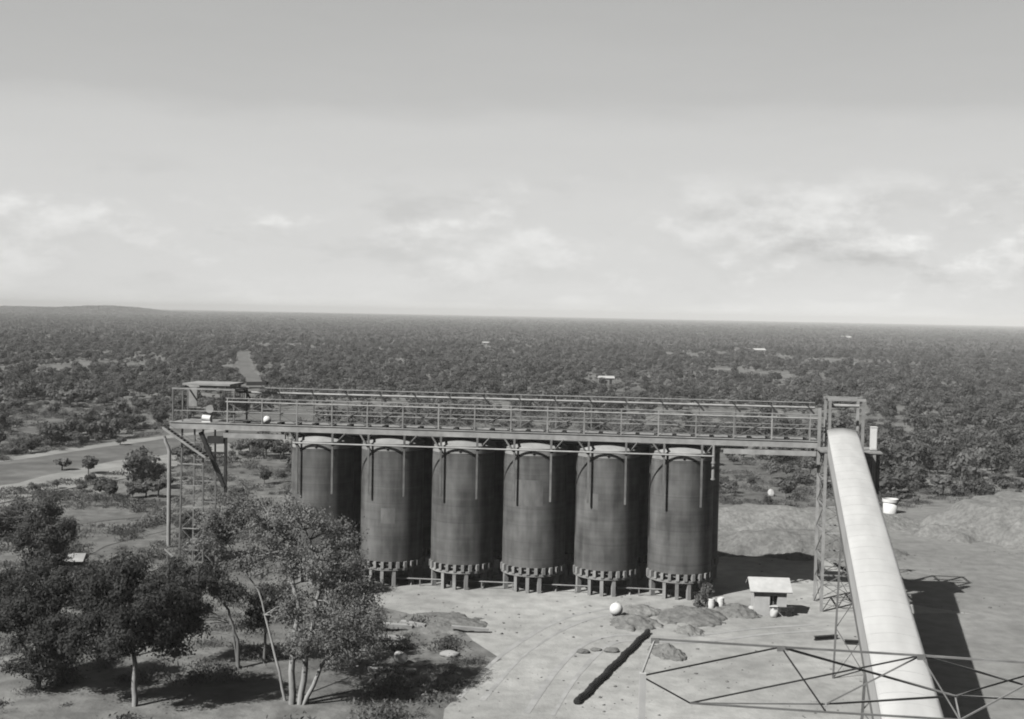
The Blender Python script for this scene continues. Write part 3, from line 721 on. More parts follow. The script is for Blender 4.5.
bars([(T_[1], BB[1]), (T_[2], BB[2])], 0.085, MT['steel'], 'diagonal')
bars([(T_[2], BB[0]), (T_[2], BF[3]), (T_[3], BF[3]), (T_[3], BB[1])], 0.055, MT['steel2'], 'diagonal')
bars([(BF[2], BB[0]), (BF[3], BB[1]), (BF[4], BB[2]), (BF[1], BB[0])], 0.055, MT['steel'], 'strut')
MB().bar(BF[0] + Vector((0.06, 0, 0.12)), Vector((BF[0].x + 0.06, BF[0].y, 0)), 0.24).build('post', MT['offwhite'], t)
bars([(T_[0], BF[0])], 0.06, MT['steel'], 'end_strut')
for q in T_[:3]: MB().box(q.x - 0.16, q.x + 0.16, q.y - 0.055, q.y - 0.04, q.z - 0.16, q.z + 0.06).build('gusset', MT['steel2'], t)

# ------------------------------------------------------------------ yard things
hb = gp(771, 616)
t = thing('hut', 'small white hut with broad pale pitched roof at the foot of the tower', 'hut', (hb.x, hb.y + 1.2, 0.0), R(-3))
w2, d2, hh = 1.45, 1.2, 2.25
mb = MB(); mb.box(-w2, -0.08, -d2, d2, 0, hh); mb.box(-0.08, 0.62, -d2 + 0.02, d2, 0, 0.95); mb.box(-0.08, 0.62, -d2 + 0.02, d2, 1.85, hh); mb.box(0.62, w2, -d2, d2, 0, hh); mb.box(-0.08, 0.62, -d2 + 0.5, d2, 0.95, 1.85)
mb.build('wall', MT['offwhite'], t)
wd = MB().box(-0.06, 0.60, -d2 + 0.40, -d2 + 0.46, 0.97, 1.83).build('window', MT['rubber'], t)
mb = MB(); mb.box(0.24, 0.30, -d2 + 0.33, -d2 + 0.39, 0.97, 1.83); mb.build('frame', MT['white'], wd)
MB().box(-0.12, 0.66, -d2 - 0.10, -d2 + 0.04, 0.87, 0.945).build('sill', MT['white'], t)
mb = MB(); rw = 1.92
vs = [(-rw, -1.5, hh - 0.05), (rw, -1.5, hh - 0.05), (rw, 0.3, hh + 0.92), (-rw, 0.3, hh + 0.92), (rw, 1.6, hh + 0.1), (-rw, 1.6, hh + 0.1)]
mb.add(vs, [(0, 1, 2, 3), (3, 2, 4, 5)]); o = mb.build('roof', MT['offwhite'], t); s_ = o.modifiers.new('t', 'SOLIDIFY'); s_.thickness = 0.10; s_.offset = 1
mb = MB(); 
for sx in (-w2 + 0.02, w2 - 0.02): mb.add([(sx - 0.05, -1.2, hh), (sx + 0.05, -1.2, hh), (sx + 0.05, 0.3, hh + 0.8), (sx - 0.05, 0.3, hh + 0.8), (sx - 0.05, 1.2, hh), (sx + 0.05, 1.2, hh)], [(0, 3, 4), (1, 5, 2), (0, 1, 2, 3), (3, 2, 5, 4)])
mb.build('gable', MT['offwhite'], t)
# pale sacks and crate beside hut
def lump(name, label, cat, loc, sx, sy, sz, m, seed, group=None):
    bm = bmesh.new(); bmesh.ops.create_icosphere(bm, subdivisions=3, radius=1)
    rnd = random.Random(seed)
    for v in bm.verts:
        q = 1 + 0.35 * (float(vnoise(v.co.x * 2 + 5, v.co.y * 2 + v.co.z * 1.7, 1, seed)) - 0.5)
        v.co = Vector((v.co.x * sx * q, v.co.y * sy * q, (max(-0.45, v.co.z) + 0.4) * sz * q))
    me = bpy.data.meshes.new(name); bm.to_mesh(me); bm.free(); me.materials.append(m)
    for p in me.polygons: p.use_smooth = True
    o = bpy.data.objects.new(name, me); C.objects.link(o); o.location = loc; return tag(o, label, cat, group)
for k, (px_, py_, r_, lab) in enumerate([(774, 617, 0.42, 'white rubble lump below the hut window'), (779, 612, 0.5, 'tallest white rubble lump at the right corner of the hut'), (752, 613, 0.4, 'pale rubble lump at the left corner of the hut')]):
    g_ = gp(px_, py_); lump('rubble_lump', lab, 'rubble', (g_.x, g_.y, 0.03), r_, r_, r_ * 1.2, MT['offwhite'], 40 + k, 'pale rubble lumps round the hut')
g_ = gp(785, 616)
t = thing('cart', 'small dark hand cart standing right of the hut', 'cart', (g_.x, g_.y, 0.03), 0.3)
mb = MB(); mb.box(-0.7, 0.7, -0.4, 0.4, 0.45, 0.85); mb.build('tub', MT['dark'], t)
for sy in (-0.45, 0.45):
    o = MB().lathe([(0.001, -0.05), (0.3, -0.05), (0.3, 0.05), (0.001, 0.05)], 18).build('wheel', MT['rubber'], t); o.rotation_euler.x = R(90); o.location = (0.1, sy, 0.3)
MB().bar((-0.7, 0, 0.6), (-1.6, 0, 0.8), 0.05).build('handle', MT['steel2'], t)

def drum(loc, r, h, label, group, m='white', lean=0.0):
    t = thing('drum', label, 'drum', loc, 0.0, group)
    MB().lathe([(r * 0.97, 0), (r, 0.02), (r, h * 0.33), (r * 1.04, h * 0.345), (r, h * 0.36), (r, h * 0.66), (r * 1.04, h * 0.675), (r, h * 0.69), (r, h - 0.02), (r * 0.95, h), (r * 0.93, h - 0.03), (0.001, h - 0.03)], 24).build('shell', MT[m], t)
    MB().lathe([(0.001, h - 0.03), (0.05, h - 0.029), (0.05, h), (0.001, h)], 10, cx=r * 0.6).build('bung', MT['steel2'], t)
    if lean: t.rotation_euler = (lean, 0, 0.5)
    return t
a_ = gp(711.5, 608); drum((a_.x, a_.y, 0.03), 0.33, 0.88, 'left one of the two white drums before the rightmost silo', 'white drums in the yard')
a_ = gp(720.5, 607); drum((a_.x, a_.y, 0.03), 0.33, 0.88, 'right one of the two white drums before the rightmost silo', 'white drums in the yard')
a_ = gp(398, 662); drum((a_.x, a_.y, 0.45), 0.42, 0.95, 'dirty white drum lying among debris right of the wispy tree', 'white drums in the yard', 'offwhite', R(84))

# white open tank at back right
a_ = gp(890, 513)
t = thing('water_tank', 'white round tank with flared rim at the yard back right of the conveyor', 'tank', (a_.x, a_.y, 0.0))
MB().lathe([(0.95, 0), (1.0, 1.55), (1.0, 1.55)], 32).build('tank_shell', MT['white'], t)
MB().lathe([(1.0, 1.55), (1.12, 1.62), (1.12, 2.05), (1.04, 2.05), (1.0, 1.7), (0.001, 1.66)], 32).build('rim', MT['white'], t)

# black hose/pipe on the ground
p0, p1 = gp(648, 634), gp(577, 705)
pts = []; N_ = 60
for i in range(N_ + 1):
    q = p0.lerp(p1, i / N_); pts.append(Vector((q.x + 0.05 * math.sin(i * 0.5), q.y + 0.05 * math.sin(i * 0.9), 0.25)))
mb = MB(); mb.tube(pts, [0.21 + 0.035 * (i % 2) + 0.02 * math.sin(i * 1.7) for i in range(N_ + 1)], 14)
tag(mb.build('ribbed_pipe', MT['rubber']), 'thick black ribbed pipe lying slantwise across the pale yard', 'pipe')

# debris right of the wispy tree
def plank(px_, py_, L, w_, h, rz, label, m='timber', group='loose planks in the yard'):
    a = gp(px_, py_); mb = MB(); mb.box(-L / 2, L / 2, -w_ / 2, w_ / 2, 0, h); o = mb.build('plank', MT[m]); o.location = (a.x, a.y, 0.3 + float(zg(a.x, a.y))); o.rotation_euler = (0.06, 0.08, rz)
    return tag(o, label, 'plank', group)
plank(394, 631, 3.0, 0.5, 0.35, 0.1, 'thick weathered beam at the left foot of the broad grey heap')
plank(413, 629, 2.2, 0.4, 0.3, -0.25, 'short weathered beam right beside the thick one by the grey heap')
plank(470, 633, 3.2, 0.35, 0.22, 0.05, 'long low plank along the front edge of the broad grey heap')
plank(378, 641, 4.4, 0.35, 0.25, -0.02, 'long pale plank lying level behind the dirty white drum')
plank(392, 675, 3.6, 0.6, 0.2, 0.25, 'broad pale board lying in front of the dirty white drum')
a = gp(450, 656); lump('boulder', 'flat pale boulder in the tree shadow on the yard', 'boulder', (a.x, a.y, 0.0), 0.8, 0.5, 0.3, MT['silo_top'], 91)
for k, (px_, py_, s_, lab) in enumerate([(583, 653, 0.36, 'left one of three small dark stones left of the ribbed pipe'), (596, 651, 0.28, 'middle one of three small dark stones left of the ribbed pipe'), (612, 652, 0.40, 'right one of three small dark stones left of the ribbed pipe')]):
    a = gp(px_, py_); lump('stone', lab, 'stone', (a.x, a.y, 0.0), s_ * 1.6, s_, s_ * 0.7, MT['soil'], 60 + k, 'small dark stones in the yard')

l0, l1 = gp(165, 558), gp(190, 577)
mb = MB(); mb.tube([(l0.x, l0.y, 0.9), (l0.lerp(l1, 0.5).x, l0.lerp(l1, 0.5).y, 0.75), (l1.x, l1.y, 0.3)], [0.12, 0.14, 0.16], 8)
for k in (0.1, 0.9):
    q = l0.lerp(l1, k); mb.box(q.x - 0.1, q.x + 0.1, q.y - 0.1, q.y + 0.1, -0.2, 0.8 - 0.5 * k)
tag(mb.build('fallen_pole', MT['bark']), 'dark fallen pole propped on stubs left of the gallery trestle', 'pole')
# debris by the tower foot
for k, (px_, py_, rz_, lab) in enumerate([(826, 640, 0.3, 'upper one of two dark girders lying below the tower'), (858, 645, -0.1, 'lower dark girder lying beside the white conveyor')]):
    a = gp(px_, py_); mb = MB(); mb.box(-1.1, 1.1, -0.15, 0.15, 0, 0.06); mb.box(-1.1, 1.1, -0.04, 0.04, 0.06, 0.3); mb.box(-1.1, 1.1, -0.15, 0.15, 0.3, 0.36)
    o = mb.build('loose_girder', MT['dark']); o.location = (a.x, a.y, 0.04); o.rotation_euler.z = rz_; tag(o, lab, 'girder', 'girders lying in the yard')

# white cottage behind the left trees, and far white buildings
def cottage(name, loc, w_, d_, h_, rz, label, roof='white', wall='white'):
    if name == 'far_house': w_ *= 0.65; d_ *= 0.65
    t = thing(name, label, 'house', loc, rz, None)
    MB().box(-w_ / 2, w_ / 2, -d_ / 2, d_ / 2, -0.3, h_).build('wall', MT[wall], t)
    mb = MB(); e = 0.3
    vs = [(-w_ / 2 - e, -d_ / 2 - e, h_), (w_ / 2 + e, -d_ / 2 - e, h_), (w_ / 2 + e, 0, h_ + d_ * 0.3), (-w_ / 2 - e, 0, h_ + d_ * 0.3), (w_ / 2 + e, d_ / 2 + e, h_), (-w_ / 2 - e, d_ / 2 + e, h_)]
    mb.add(vs, [(0, 1, 2, 3), (3, 2, 4, 5), (0, 3, 5), (1, 4, 2)]); mb.build('roof', MT[roof], t)
    MB().box(w_ * 0.18, w_ * 0.18 + 0.9, -d_ / 2 - 0.05, -d_ / 2 - 0.003, 0, min(2.0, h_ - 0.1)).build('door', MT['rubber'], t)
    MB().box(-w_ * 0.32, -w_ * 0.32 + 1.0, -d_ / 2 - 0.05, -d_ / 2 - 0.003, h_ * 0.4, h_ * 0.4 + 0.8).build('window', MT['rubber'], t)
    return t
a = gp(69, 580); cottage('shed', (a.x, a.y + 1, 0), 2.0, 2.0, 1.9, 0.1, 'small pale shed half hidden behind the left foreground trees', 'silo_top', 'silo_top')
FB = [(486, 345.5, 9, 'long white far house in the scrub above the middle of the silos'), (396, 344, 6, 'small white far house above the second silo'), (606, 384, 9, 'low pale building in a clearing above the fifth silo'),
      (759, 353, 14, 'larger pale far building right of centre near the skyline'), (846, 340, 22, 'long pale far building nearest the skyline on the right'), (700, 336, 16, 'pale far building near the skyline above the rightmost silo'), (771, 494, 1.7, None)]
for x_, y_, w_, lab in FB[:-1]:
    a = gp(x_, y_); cottage('far_house', (a.x, a.y, float(zg(a.x, a.y))), w_, w_ * 0.5, max(2.4, w_ * 0.16), 0.15, lab, 'offwhite', 'silo_top')
a = gp(771, 496); lump('white_boulder', 'white boulder at the scrub edge behind the spoil heap', 'boulder', (a.x, a.y, 0), 0.55, 0.5, 0.75, MT['offwhite'], 92)

# ------------------------------------------------------------------ vegetation
def leaf_mesh(name, centers, size, rng, mats_, asp=1.6, droop=0.0, normals_up=0.35, outw=None):
    n = len(centers); c = np.asarray(centers)
    nr = rng.normal(size=(n, 3)); nr[:, 2] = np.abs(nr[:, 2]) + normals_up
    if outw is not None: nr = outw * 1.3 + rng.normal(size=(n, 3)) * 0.45 + np.array([0, 0, 0.45])
    nr /= np.linalg.norm(nr, axis=1)[:, None]
    a = np.cross(nr, rng.normal(size=(n, 3))); a[:, 2] -= droop; a /= np.linalg.norm(a, axis=1)[:, None]
    b = np.cross(nr, a)
    s = size * (0.6 + 0.8 * rng.random(n))[:, None]
    a = a * s * asp * 0.5; b = b * s * 0.5
    V = np.stack([c - a, c + b * 0.9, c + a, c - b * 0.9], 1).reshape(-1, 3)
    me = bpy.data.meshes.new(name)
    me.vertices.add(4 * n); me.vertices.foreach_set('co', V.astype(np.float32).ravel())
    me.loops.add(4 * n); me.loops.foreach_set('vertex_index', np.arange(4 * n, dtype=np.int32))
    me.polygons.add(n); me.polygons.foreach_set('loop_start', np.arange(0, 4 * n, 4, dtype=np.int32))
    me.update(calc_edges=True); me.validate()
    for m in mats_: me.materials.append(m)
    return me

def near_tree(name, label, base, H_, blobs, stems, leafm, barkm, seed, leaf=0.24, per=120, clump_r=0.75, nclump=26, group='foreground trees at the lower left'):
    """blobs: ellipsoids (x,y,z,rx,ry,rz) in local metres; stems: list of polylines (points, r0, r1)"""
    rng = np.random.default_rng(seed); rnd = random.Random(seed)
    t = thing(name, label, 'tree', base, 0.0, group)
    mb = MB(); tips = []
    for pts, ra, rb in stems:
        P = [Vector(p) for p in pts]
        fine = []
        for a, b in zip(P, P[1:]):
            for k in range(4):
                q = a.lerp(b, k / 4); fine.append(q + Vector((rnd.uniform(-1, 1), rnd.uniform(-1, 1), 0)) * 0.06)
        fine.append(P[-1]); N = len(fine)
        mb.tube(fine, [ra + (rb - ra) * i / (N - 1) for i in range(N)], 8); tips += [(fine[i], ra + (rb - ra) * i / (N - 1)) for i in range(N // 3, N)]
    cs = []
    for (x, y, z, rx, ry, rz) in blobs:
        for k in range(max(3, int(nclump * (rx * ry * rz) ** 0.6 / 3.0))):
            v = rng.normal(size=3); v /= np.linalg.norm(v); q = rng.random() ** 0.45
            c = np.array([x, y, z]) + v * q * np.array([rx, ry, rz]); cs.append(c)
            tip, tr = min(tips, key=lambda e: (e[0] - Vector(c)).length + (2.5 if e[0].z > c[2] + 0.3 else 0))
            mid = tip.lerp(Vector(c), 0.5) + Vector((rnd.uniform(-.2, .2), rnd.uniform(-.2, .2), 0.15))
            mb.tube([tip, mid, Vector(c)], [min(tr, 0.07) * 0.8, 0.035, 0.012], 5, cap=False)
    mb.build('trunk', barkm, t)
    L = []; OW = []
    for c in cs:
        r_ = clump_r * (0.55 + 0.8 * rng.random()); m_ = int(per * (0.5 + rng.random()))
        v = rng.normal(size=(m_, 3)) * np.array([0.62, 0.62, 0.42]) * r_
        L.append(c + v); OW.append(v / r_ * 1.1)
    me = leaf_mesh('crown', np.concatenate(L), leaf, rng, [leafm], 1.9, 0.3, outw=np.concatenate(OW))
    o = bpy.data.objects.new('crown', me); C.objects.link(o); o.parent = t
    return t

def loc_of(bx, by):
    g_ = gp(bx, by); g_.z = float(zg(g_.x, g_.y)); return g_
def px_blobs(base, lst, scale_y=1.0):
    """crown lobes from image points at the tree's own distance, turned into local metres"""
    k = base.y / F; res = []
    for x, y, rx, ry, dy in lst:
        p = at(x, y, base.y + dy); res.append((p.x - base.x, p.y - base.y, p.z - base.z, rx * k, rx * k * scale_y, ry * k))
    return res
def base_px_low(base): return pix(base)[1] - 8
def px_stem(base, pts, ra, rb):
    out = []
    for x, y, dy in pts:
        p = at(x, y, base.y + dy); out.append((p.x - base.x, p.y - base.y, p.z - base.z))
    if pts[0][1] > base_px_low(base): out[0] = (out[0][0], out[0][1], min(out[0][2], -0.1))
    return (out, ra, rb)

bA = loc_of(298, 704)
near_tree('wispy_tree', 'large wispy pale tree with several pale stems in front of the first silo', bA, 13,
    px_blobs(bA, [(205, 545, 22, 12, 2), (300, 648, 26, 12, -1), (338, 655, 22, 10, -1), (240, 560, 22, 12, 2), (215, 520, 26, 12, 2), (248, 512, 30, 14, 1), (272, 530, 30, 16, 1), (298, 518, 34, 20, 0), (340, 530, 22, 16, 0), (330, 560, 34, 22, -1), (285, 560, 36, 22, 1), (225, 530, 26, 13, 2), (318, 592, 40, 20, 0), (350, 615, 30, 22, -1), (365, 590, 16, 18, 0), (285, 605, 24, 20, 1), (320, 630, 34, 18, -1), (352, 640, 26, 14, -1), (345, 545, 16, 18, 1), (255, 560, 22, 14, 2)]),
    [px_stem(bA, [(292, 704, 0), (292, 660, 0), (298, 610, 0), (290, 560, 0.5), (270, 530, 1)], 0.26, 0.06),
     px_stem(bA, [(300, 704, 0), (306, 655, -0.3), (316, 610, -0.4), (322, 570, -0.5), (305, 530, 0)], 0.24, 0.06),
     px_stem(bA, [(304, 706, 0), (322, 665, -0.5), (345, 640, -1), (362, 600, -0.5)], 0.17, 0.05),
     px_stem(bA, [(286, 703, 0.6), (272, 640, 1.0), (258, 590, 1.5), (226, 540, 2)], 0.11, 0.03)],
    MT['leafA'], MT['palebark'], 11, 0.10, 105, 0.60, 24)
bB = loc_of(133, 706)
near_tree('leafy_tree', 'broad dark leafy tree with a pale trunk at lower left', bB, 11,
    px_blobs(bB, [(120, 575, 34, 18, 0), (150, 600, 40, 24, -1), (105, 610, 36, 24, 1), (135, 632, 46, 20, -1), (170, 632, 28, 20, 0), (85, 640, 24, 20, 0), (178, 605, 22, 18, 1), (100, 585, 24, 20, 1)]),
    [px_stem(bB, [(135, 706, 0), (135, 665, 0), (130, 630, 0), (122, 590, 0)], 0.22, 0.06), px_stem(bB, [(135, 655, 0), (150, 642, -0.5), (165, 615, -0.6)], 0.12, 0.04), px_stem(bB, [(134, 648, 0), (112, 630, 0.5), (100, 600, 0.7)], 0.11, 0.04)],
    MT['leafB'], MT['palebark'], 12, 0.12, 210, 0.62, 28)
bD = loc_of(38, 690)
near_tree('leafy_tree', 'dense dark tree filling the lower left corner', bD, 9,
    px_blobs(bD, [(40, 590, 34, 22, 0), (20, 620, 36, 26, 0), (55, 630, 28, 26, -1), (40, 660, 30, 18, 0), (-10, 600, 36, 30, 1), (62, 590, 18, 16, 0)]),
    [px_stem(bD, [(38, 690, 0), (40, 650, 0), (36, 600, 0)], 0.2, 0.06), px_stem(bD, [(38, 672, 0), (20, 640, 0.4), (5, 600, 0.5)], 0.1, 0.04)],
    MT['leafB'], MT['bark'], 13, 0.12, 220, 0.65, 28)
bC = loc_of(34, 610)
near_tree('leafy_tree', 'medium grey tree at the left edge behind the dense dark one', bC, 9,
    px_blobs(bC, [(42, 510, 20, 14, 0), (58, 532, 22, 18, 0), (30, 535, 24, 20, 0), (45, 555, 26, 16, 0), (5, 520, 24, 24, 1)]),
    [px_stem(bC, [(34, 610, 0), (38, 570, 0), (44, 520, 0)], 0.17, 0.05)], MT['leafC'], MT['bark'], 14, 0.12, 170, 0.65, 30)
bE = loc_of(238, 668)
near_tree('slender_tree', 'slender leaning tree with bare curved trunk left of the wispy tree', bE, 8,
    px_blobs(bE, [(205, 578, 30, 13, 0), (180, 592, 24, 18, 0.5), (190, 615, 20, 18, 0.5), (225, 590, 20, 10, 0), (172, 570, 18, 12, 0)]),
    [px_stem(bE, [(238, 668, 0), (237, 640, 0), (228, 610, 0), (210, 585, 0)], 0.15, 0.06), px_stem(bE, [(238, 668, 0), (232, 625, 0), (195, 600, 0.3)], 0.1, 0.04)],
    MT['leafB'], MT['bark'], 15, 0.11, 170, 0.6, 30)
bF = loc_of(264, 663)
near_tree('slender_tree', 'short dark tree with a thin straight trunk beside the wispy tree stems', bF, 6,
    px_blobs(bF, [(268, 598, 18, 16, 0), (258, 615, 16, 14, 0), (282, 610, 15, 14, 0.5)]),
    [px_stem(bF, [(264, 663, 0), (266, 635, 0), (270, 600, 0)], 0.14, 0.05)], MT['leafB'], MT['bark'], 16, 0.11, 190, 0.55, 34)
slim = bpy.data.objects['slender_tree.001']
q = at(266.3, 629, bF.y); MB().tube([(q.x - bF.x, q.y - bF.y, q.z - bF.z - 0.22), (q.x - bF.x, q.y - bF.y, q.z - bF.z + 0.22)], 0.19, 10).build('painted_band', MT['white'], slim)
bG = loc_of(374, 660)
near_tree('slender_tree', 'small dark-stemmed tree right of the wispy tree beside the debris', bG, 5,
    px_blobs(bG, [(368, 618, 18, 16, 0), (352, 600, 16, 14, 0.5), (358, 640, 18, 12, 0)]),
    [px_stem(bG, [(374, 660, 0), (372, 640, 0), (364, 610, 0)], 0.11, 0.04)], MT['leafA'], MT['bark'], 17, 0.10, 130, 0.6, 30)
bH = loc_of(352, 594)
near_tree('leafy_tree', 'small dark tree at the legs of the first silo', bH, 5,
    px_blobs(bH, [(345, 560, 18, 12, 0), (355, 572, 14, 10, 0), (328, 565, 16, 14, 0)]),
    [px_stem(bH, [(352, 594, 0), (350, 565, 0)], 0.12, 0.05)], MT['leafC'], MT['bark'], 18, 0.12, 220, 0.8, 26)
bI = loc_of(705, 606)
near_tree('shrub', 'small grey shrub at the legs of the rightmost silo behind the drums', bI, 2.5,
    px_blobs(bI, [(705, 597, 9, 8, 0), (708, 588, 4, 6, 0), (700, 602, 8, 5, 0)]),
    [px_stem(bI, [(705, 606, 0), (706, 596, 0), (708, 586, 0)], 0.07, 0.03)], MT['grass'], MT['bark'], 19, 0.2, 60, 0.45, 24, None)
bJ = loc_of(196, 560)
near_tree('leafy_tree', 'grey tree in front of the gallery trestle behind the slender leaning tree', bJ, 6,
    px_blobs(bJ, [(195, 522, 20, 14, 0), (218, 528, 18, 12, 0), (205, 545, 22, 10, 0), (240, 512, 20, 12, 1)]),
    [px_stem(bJ, [(196, 560, 0), (204, 530, 0)], 0.13, 0.05)], MT['leafC'], MT['bark'], 20, 0.13, 150, 0.7, 30)

# bush trees: a few source meshes
def bush_mesh(seed, nleaf, size, lobes, w_, h_, trunk=True):
    rng = np.random.default_rng(seed); L = []; OW = []
    for k in range(lobes):
        a = rng.random() * 6.283; rr = rng.random() ** 0.6 * w_ * 0.36
        c = np.array([math.cos(a) * rr, math.sin(a) * rr, h_ * (0.5 + 0.28 * rng.random())]); lr = w_ * (0.20 + 0.13 * rng.random())
        m_ = nleaf // lobes; v = rng.normal(size=(m_, 3)); v /= np.linalg.norm(v, axis=1)[:, None]
        q = (0.35 + 0.65 * rng.random(m_) ** 0.5)[:, None]
        L.append(c + v * q * np.array([lr, lr, lr * 0.75])); OW.append(v)
    me = leaf_mesh('bush_tree', np.concatenate(L), size, rng, [], 1.4, 0.1, 0.5, outw=np.concatenate(OW))
    me_crown = me.copy(); me_trunk = None
    if trunk:
        mb = MB(); mb.tube([(0, 0, -0.3), (0.1, 0, h_ * 0.3), (0, 0.1, h_ * 0.6)], [0.16, 0.12, 0.05], 6)
        for k in range(3):
            a = k * 2.1; mb.tube([(0.08, 0, h_ * 0.28), (math.cos(a) * w_ * 0.15, math.sin(a) * w_ * 0.15, h_ * 0.5), (math.cos(a) * w_ * 0.3, math.sin(a) * w_ * 0.3, h_ * 0.65)], [0.09, 0.06, 0.03], 5)
        me_trunk = bpy.data.meshes.new('trunk'); me_trunk.from_pydata(mb.v, [], mb.f); me_trunk.materials.append(MT['bark'])
        bm = bmesh.new(); bm.from_mesh(me); nf = len(bm.faces)
        vsx = [bm.verts.new(v) for v in mb.v]
        for f in mb.f:
            nf_ = bm.faces.new([vsx[i] for i in f]); nf_.material_index = 1
        bm.to_mesh(me); bm.free()
    return me, me_crown, me_trunk
KINDS = []
for s_, (nl, sz, lb, ww, hh_) in enumerate([(520, 0.50, 7, 6.2, 4.6), (460, 0.46, 5, 4.4, 3.8), (420, 0.48, 8, 6.8, 5.6), (380, 0.42, 4, 3.4, 2.6), (500, 0.5, 6, 5.4, 6.2)]):
    me, mc, mt_ = bush_mesh(100 + s_, nl, sz, lb, ww, hh_); me.materials.append(MT['leafC']); me.materials.append(MT['bark']); mc.materials.append(MT['leafC']); KINDS.append((me, ww, hh_, mc, mt_))
FAR = []
for s_, (nl, sz, lb, ww, hh_) in enumerate([(130, 1.15, 7, 6.4, 4.8), (110, 1.1, 5, 5.0, 4.2), (130, 1.25, 8, 7.6, 5.6), (110, 1.1, 6, 5.4, 6.2)]):
    me = bush_mesh(200 + s_, nl, sz, lb, ww, hh_, False)[0]; me.materials.append(MT['leafD']); FAR.append(me)

rng = np.random.default_rng(7)
def inpoly(x, y, P):
    r_ = np.zeros(len(x), bool); n = len(P)
    for i in range(n):
        x1, y1, x2, y2 = P[i][0], P[i][1], P[(i + 1) % n][0], P[(i + 1) % n][1]
        c = ((y1 > y) != (y2 > y)) & (x < (x2 - x1) * (y - y1) / (y2 - y1 + 1e-9) + x1); r_ ^= c
    return r_
def dseg(x, y, pts):
    d = np.full(len(x), 1e9)
    for a, b in zip(pts, pts[1:]):
        ax_, ay_, bx_, by_ = a[0], a[1], b[0], b[1]; L2 = (bx_ - ax_) ** 2 + (by_ - ay_) ** 2
        q = np.clip(((x - ax_) * (bx_ - ax_) + (y - ay_) * (by_ - ay_)) / L2, 0, 1)
        d = np.minimum(d, np.hypot(x - ax_ - q * (bx_ - ax_), y - ay_ - q * (by_ - ay_)))
    return d
def sample(y0, y1, per_area, margin=1.3):
    k = 0.43 * margin; area = k * (y1 * y1 - y0 * y0); n = int(area / per_area)
    y = np.sqrt(rng.random(n) * (y1 * y1 - y0 * y0) + y0 * y0); x = (rng.random(n) * 2 - 1) * y * k
    dens = 0.38 * vnoise(x, y, 34, 21) + 0.34 * vnoise(x, y, 95, 22) + 0.28 * vnoise(x, y, 14, 23)
    keep = dens + sstep(500, 1400, y) * 0.06 > 0.355 + 0.20 * rng.random(n)
    keep &= ~inpoly(x, y, [(p.x, p.y) for p in YARD]); keep &= ~inpoly(x, y, [(p.x, p.y) for p in BACK])
    keep &= dseg(x, y, [(-92, 150), (-79, 195), (-67, 236), (-58, 300), (-40, 352)]) > 15 - 2 * rng.random(n)
    keep &= dseg(x, y, [tuple(gp(*p).to_2d()) for p in ((262, 402), (252, 385), (243, 362), (244, 352))]) > 4.5
    keep &= dseg(x, y, [tuple(gp(*p).to_2d()) for p in ((-20, 452), (70, 418), (150, 402), (240, 399))]) > 5
    for x_, y_, w_, lab in FB:
        a = gp(x_, y_); keep &= ~((np.abs(x - a.x) < w_ * 0.7) & (y < a.y + w_ * 0.3) & (y > a.y - max(6, a.y * 0.06)))
    return x[keep], y[keep]
x1, y1 = sample(172, 420, 10); x2, y2 = sample(420, 1000, 15); x3, y3 = sample(1000, 2600, 42); x4, y4 = sample(2600, 11500, 800)
hx = -1450 + 300 * rng.normal(size=2500); hy = 4000 + 450 * rng.normal(size=2500); x4 = np.concatenate([x4, hx]); y4 = np.concatenate([y4, hy])
nearx, neary = np.concatenate([x1, x2]), np.concatenate([y1, y2])
# placed by hand where single bushes stand out
hand = [(110, 497, 3, 1.15, 'dark round bush standing alone beside the pale cleared strip'), (88, 474, 1, 0.85, 'grey bush in the middle of the cleared strip'), (62, 470, 3, 0.9, 'low faint bush left of centre on the cleared strip'),
        (70, 408, 1, 1.45, 'tall dark tree standing alone left above the cleared strip'), (132, 497, 3, 0.8, 'left bush of a low row by the pale pole'), (146, 496, 3, 0.9, 'middle bush of a low row by the pale pole'), (158, 497, 1, 0.8, 'right bush of a low row by the pale pole'),
        (785, 500, 1, 0.9, 'dark bush behind the white boulder'), (88, 482, 3, 0.6, 'small bush at the near edge of the cleared strip'), (120, 446, 3, 0.7, 'small lone bush on the far side of the cleared strip')]
for h_ in hand:
    a = gp(h_[0], h_[1]); ok_ = np.hypot(nearx - a.x, neary - a.y) > 7.0; nearx, neary = nearx[ok_], neary[ok_]
kind = rng.integers(0, 5, len(nearx)); scl = 0.30 + 0.72 * rng.random(len(nearx)) ** 2.4
app = np.array([KINDS[k][1] for k in kind]) * scl / neary
# which of them the camera can see clear of the silos, conveyor and near trees
indiv = []
ext = []
for i in np.argsort(-app):
    z_ = float(zg(nearx[i], neary[i])); u, v = pix((nearx[i], neary[i], z_ + 1.5))
    ok = 6 < u < 1018 and v < 712 and not (292 < u < 722 and 432 < v < 600) and not (v > 500 and u < 390) and not (826 + (v - 427) * 0.17 - 4 < u < 858 + (v - 427) * 0.3 + 4 and v > 425)
    if ok and len(indiv) < 285: indiv.append(i)
    else: ext.append(i)
def bush_obj(k):
    o = bpy.data.objects.new('bush_tree', None); C.objects.link(o)
    for nm_, me_ in (('crown', KINDS[k][3]), ('trunk', KINDS[k][4])):
        c = bpy.data.objects.new(nm_, me_); C.objects.link(c); c.parent = o
    return o
for px_, py_, k, s_, lab in hand:
    a = gp(px_, py_); o = bush_obj(k); o.location = (a.x, a.y, float(zg(a.x, a.y))); o.scale = (s_,) * 3; o.rotation_euler.z = px_
    tag(o, lab, 'bush')
KN = ['broad spreading bush tree', 'rounded bush tree', 'large loose-crowned bush tree', 'low round bush', 'tall upright bush tree']
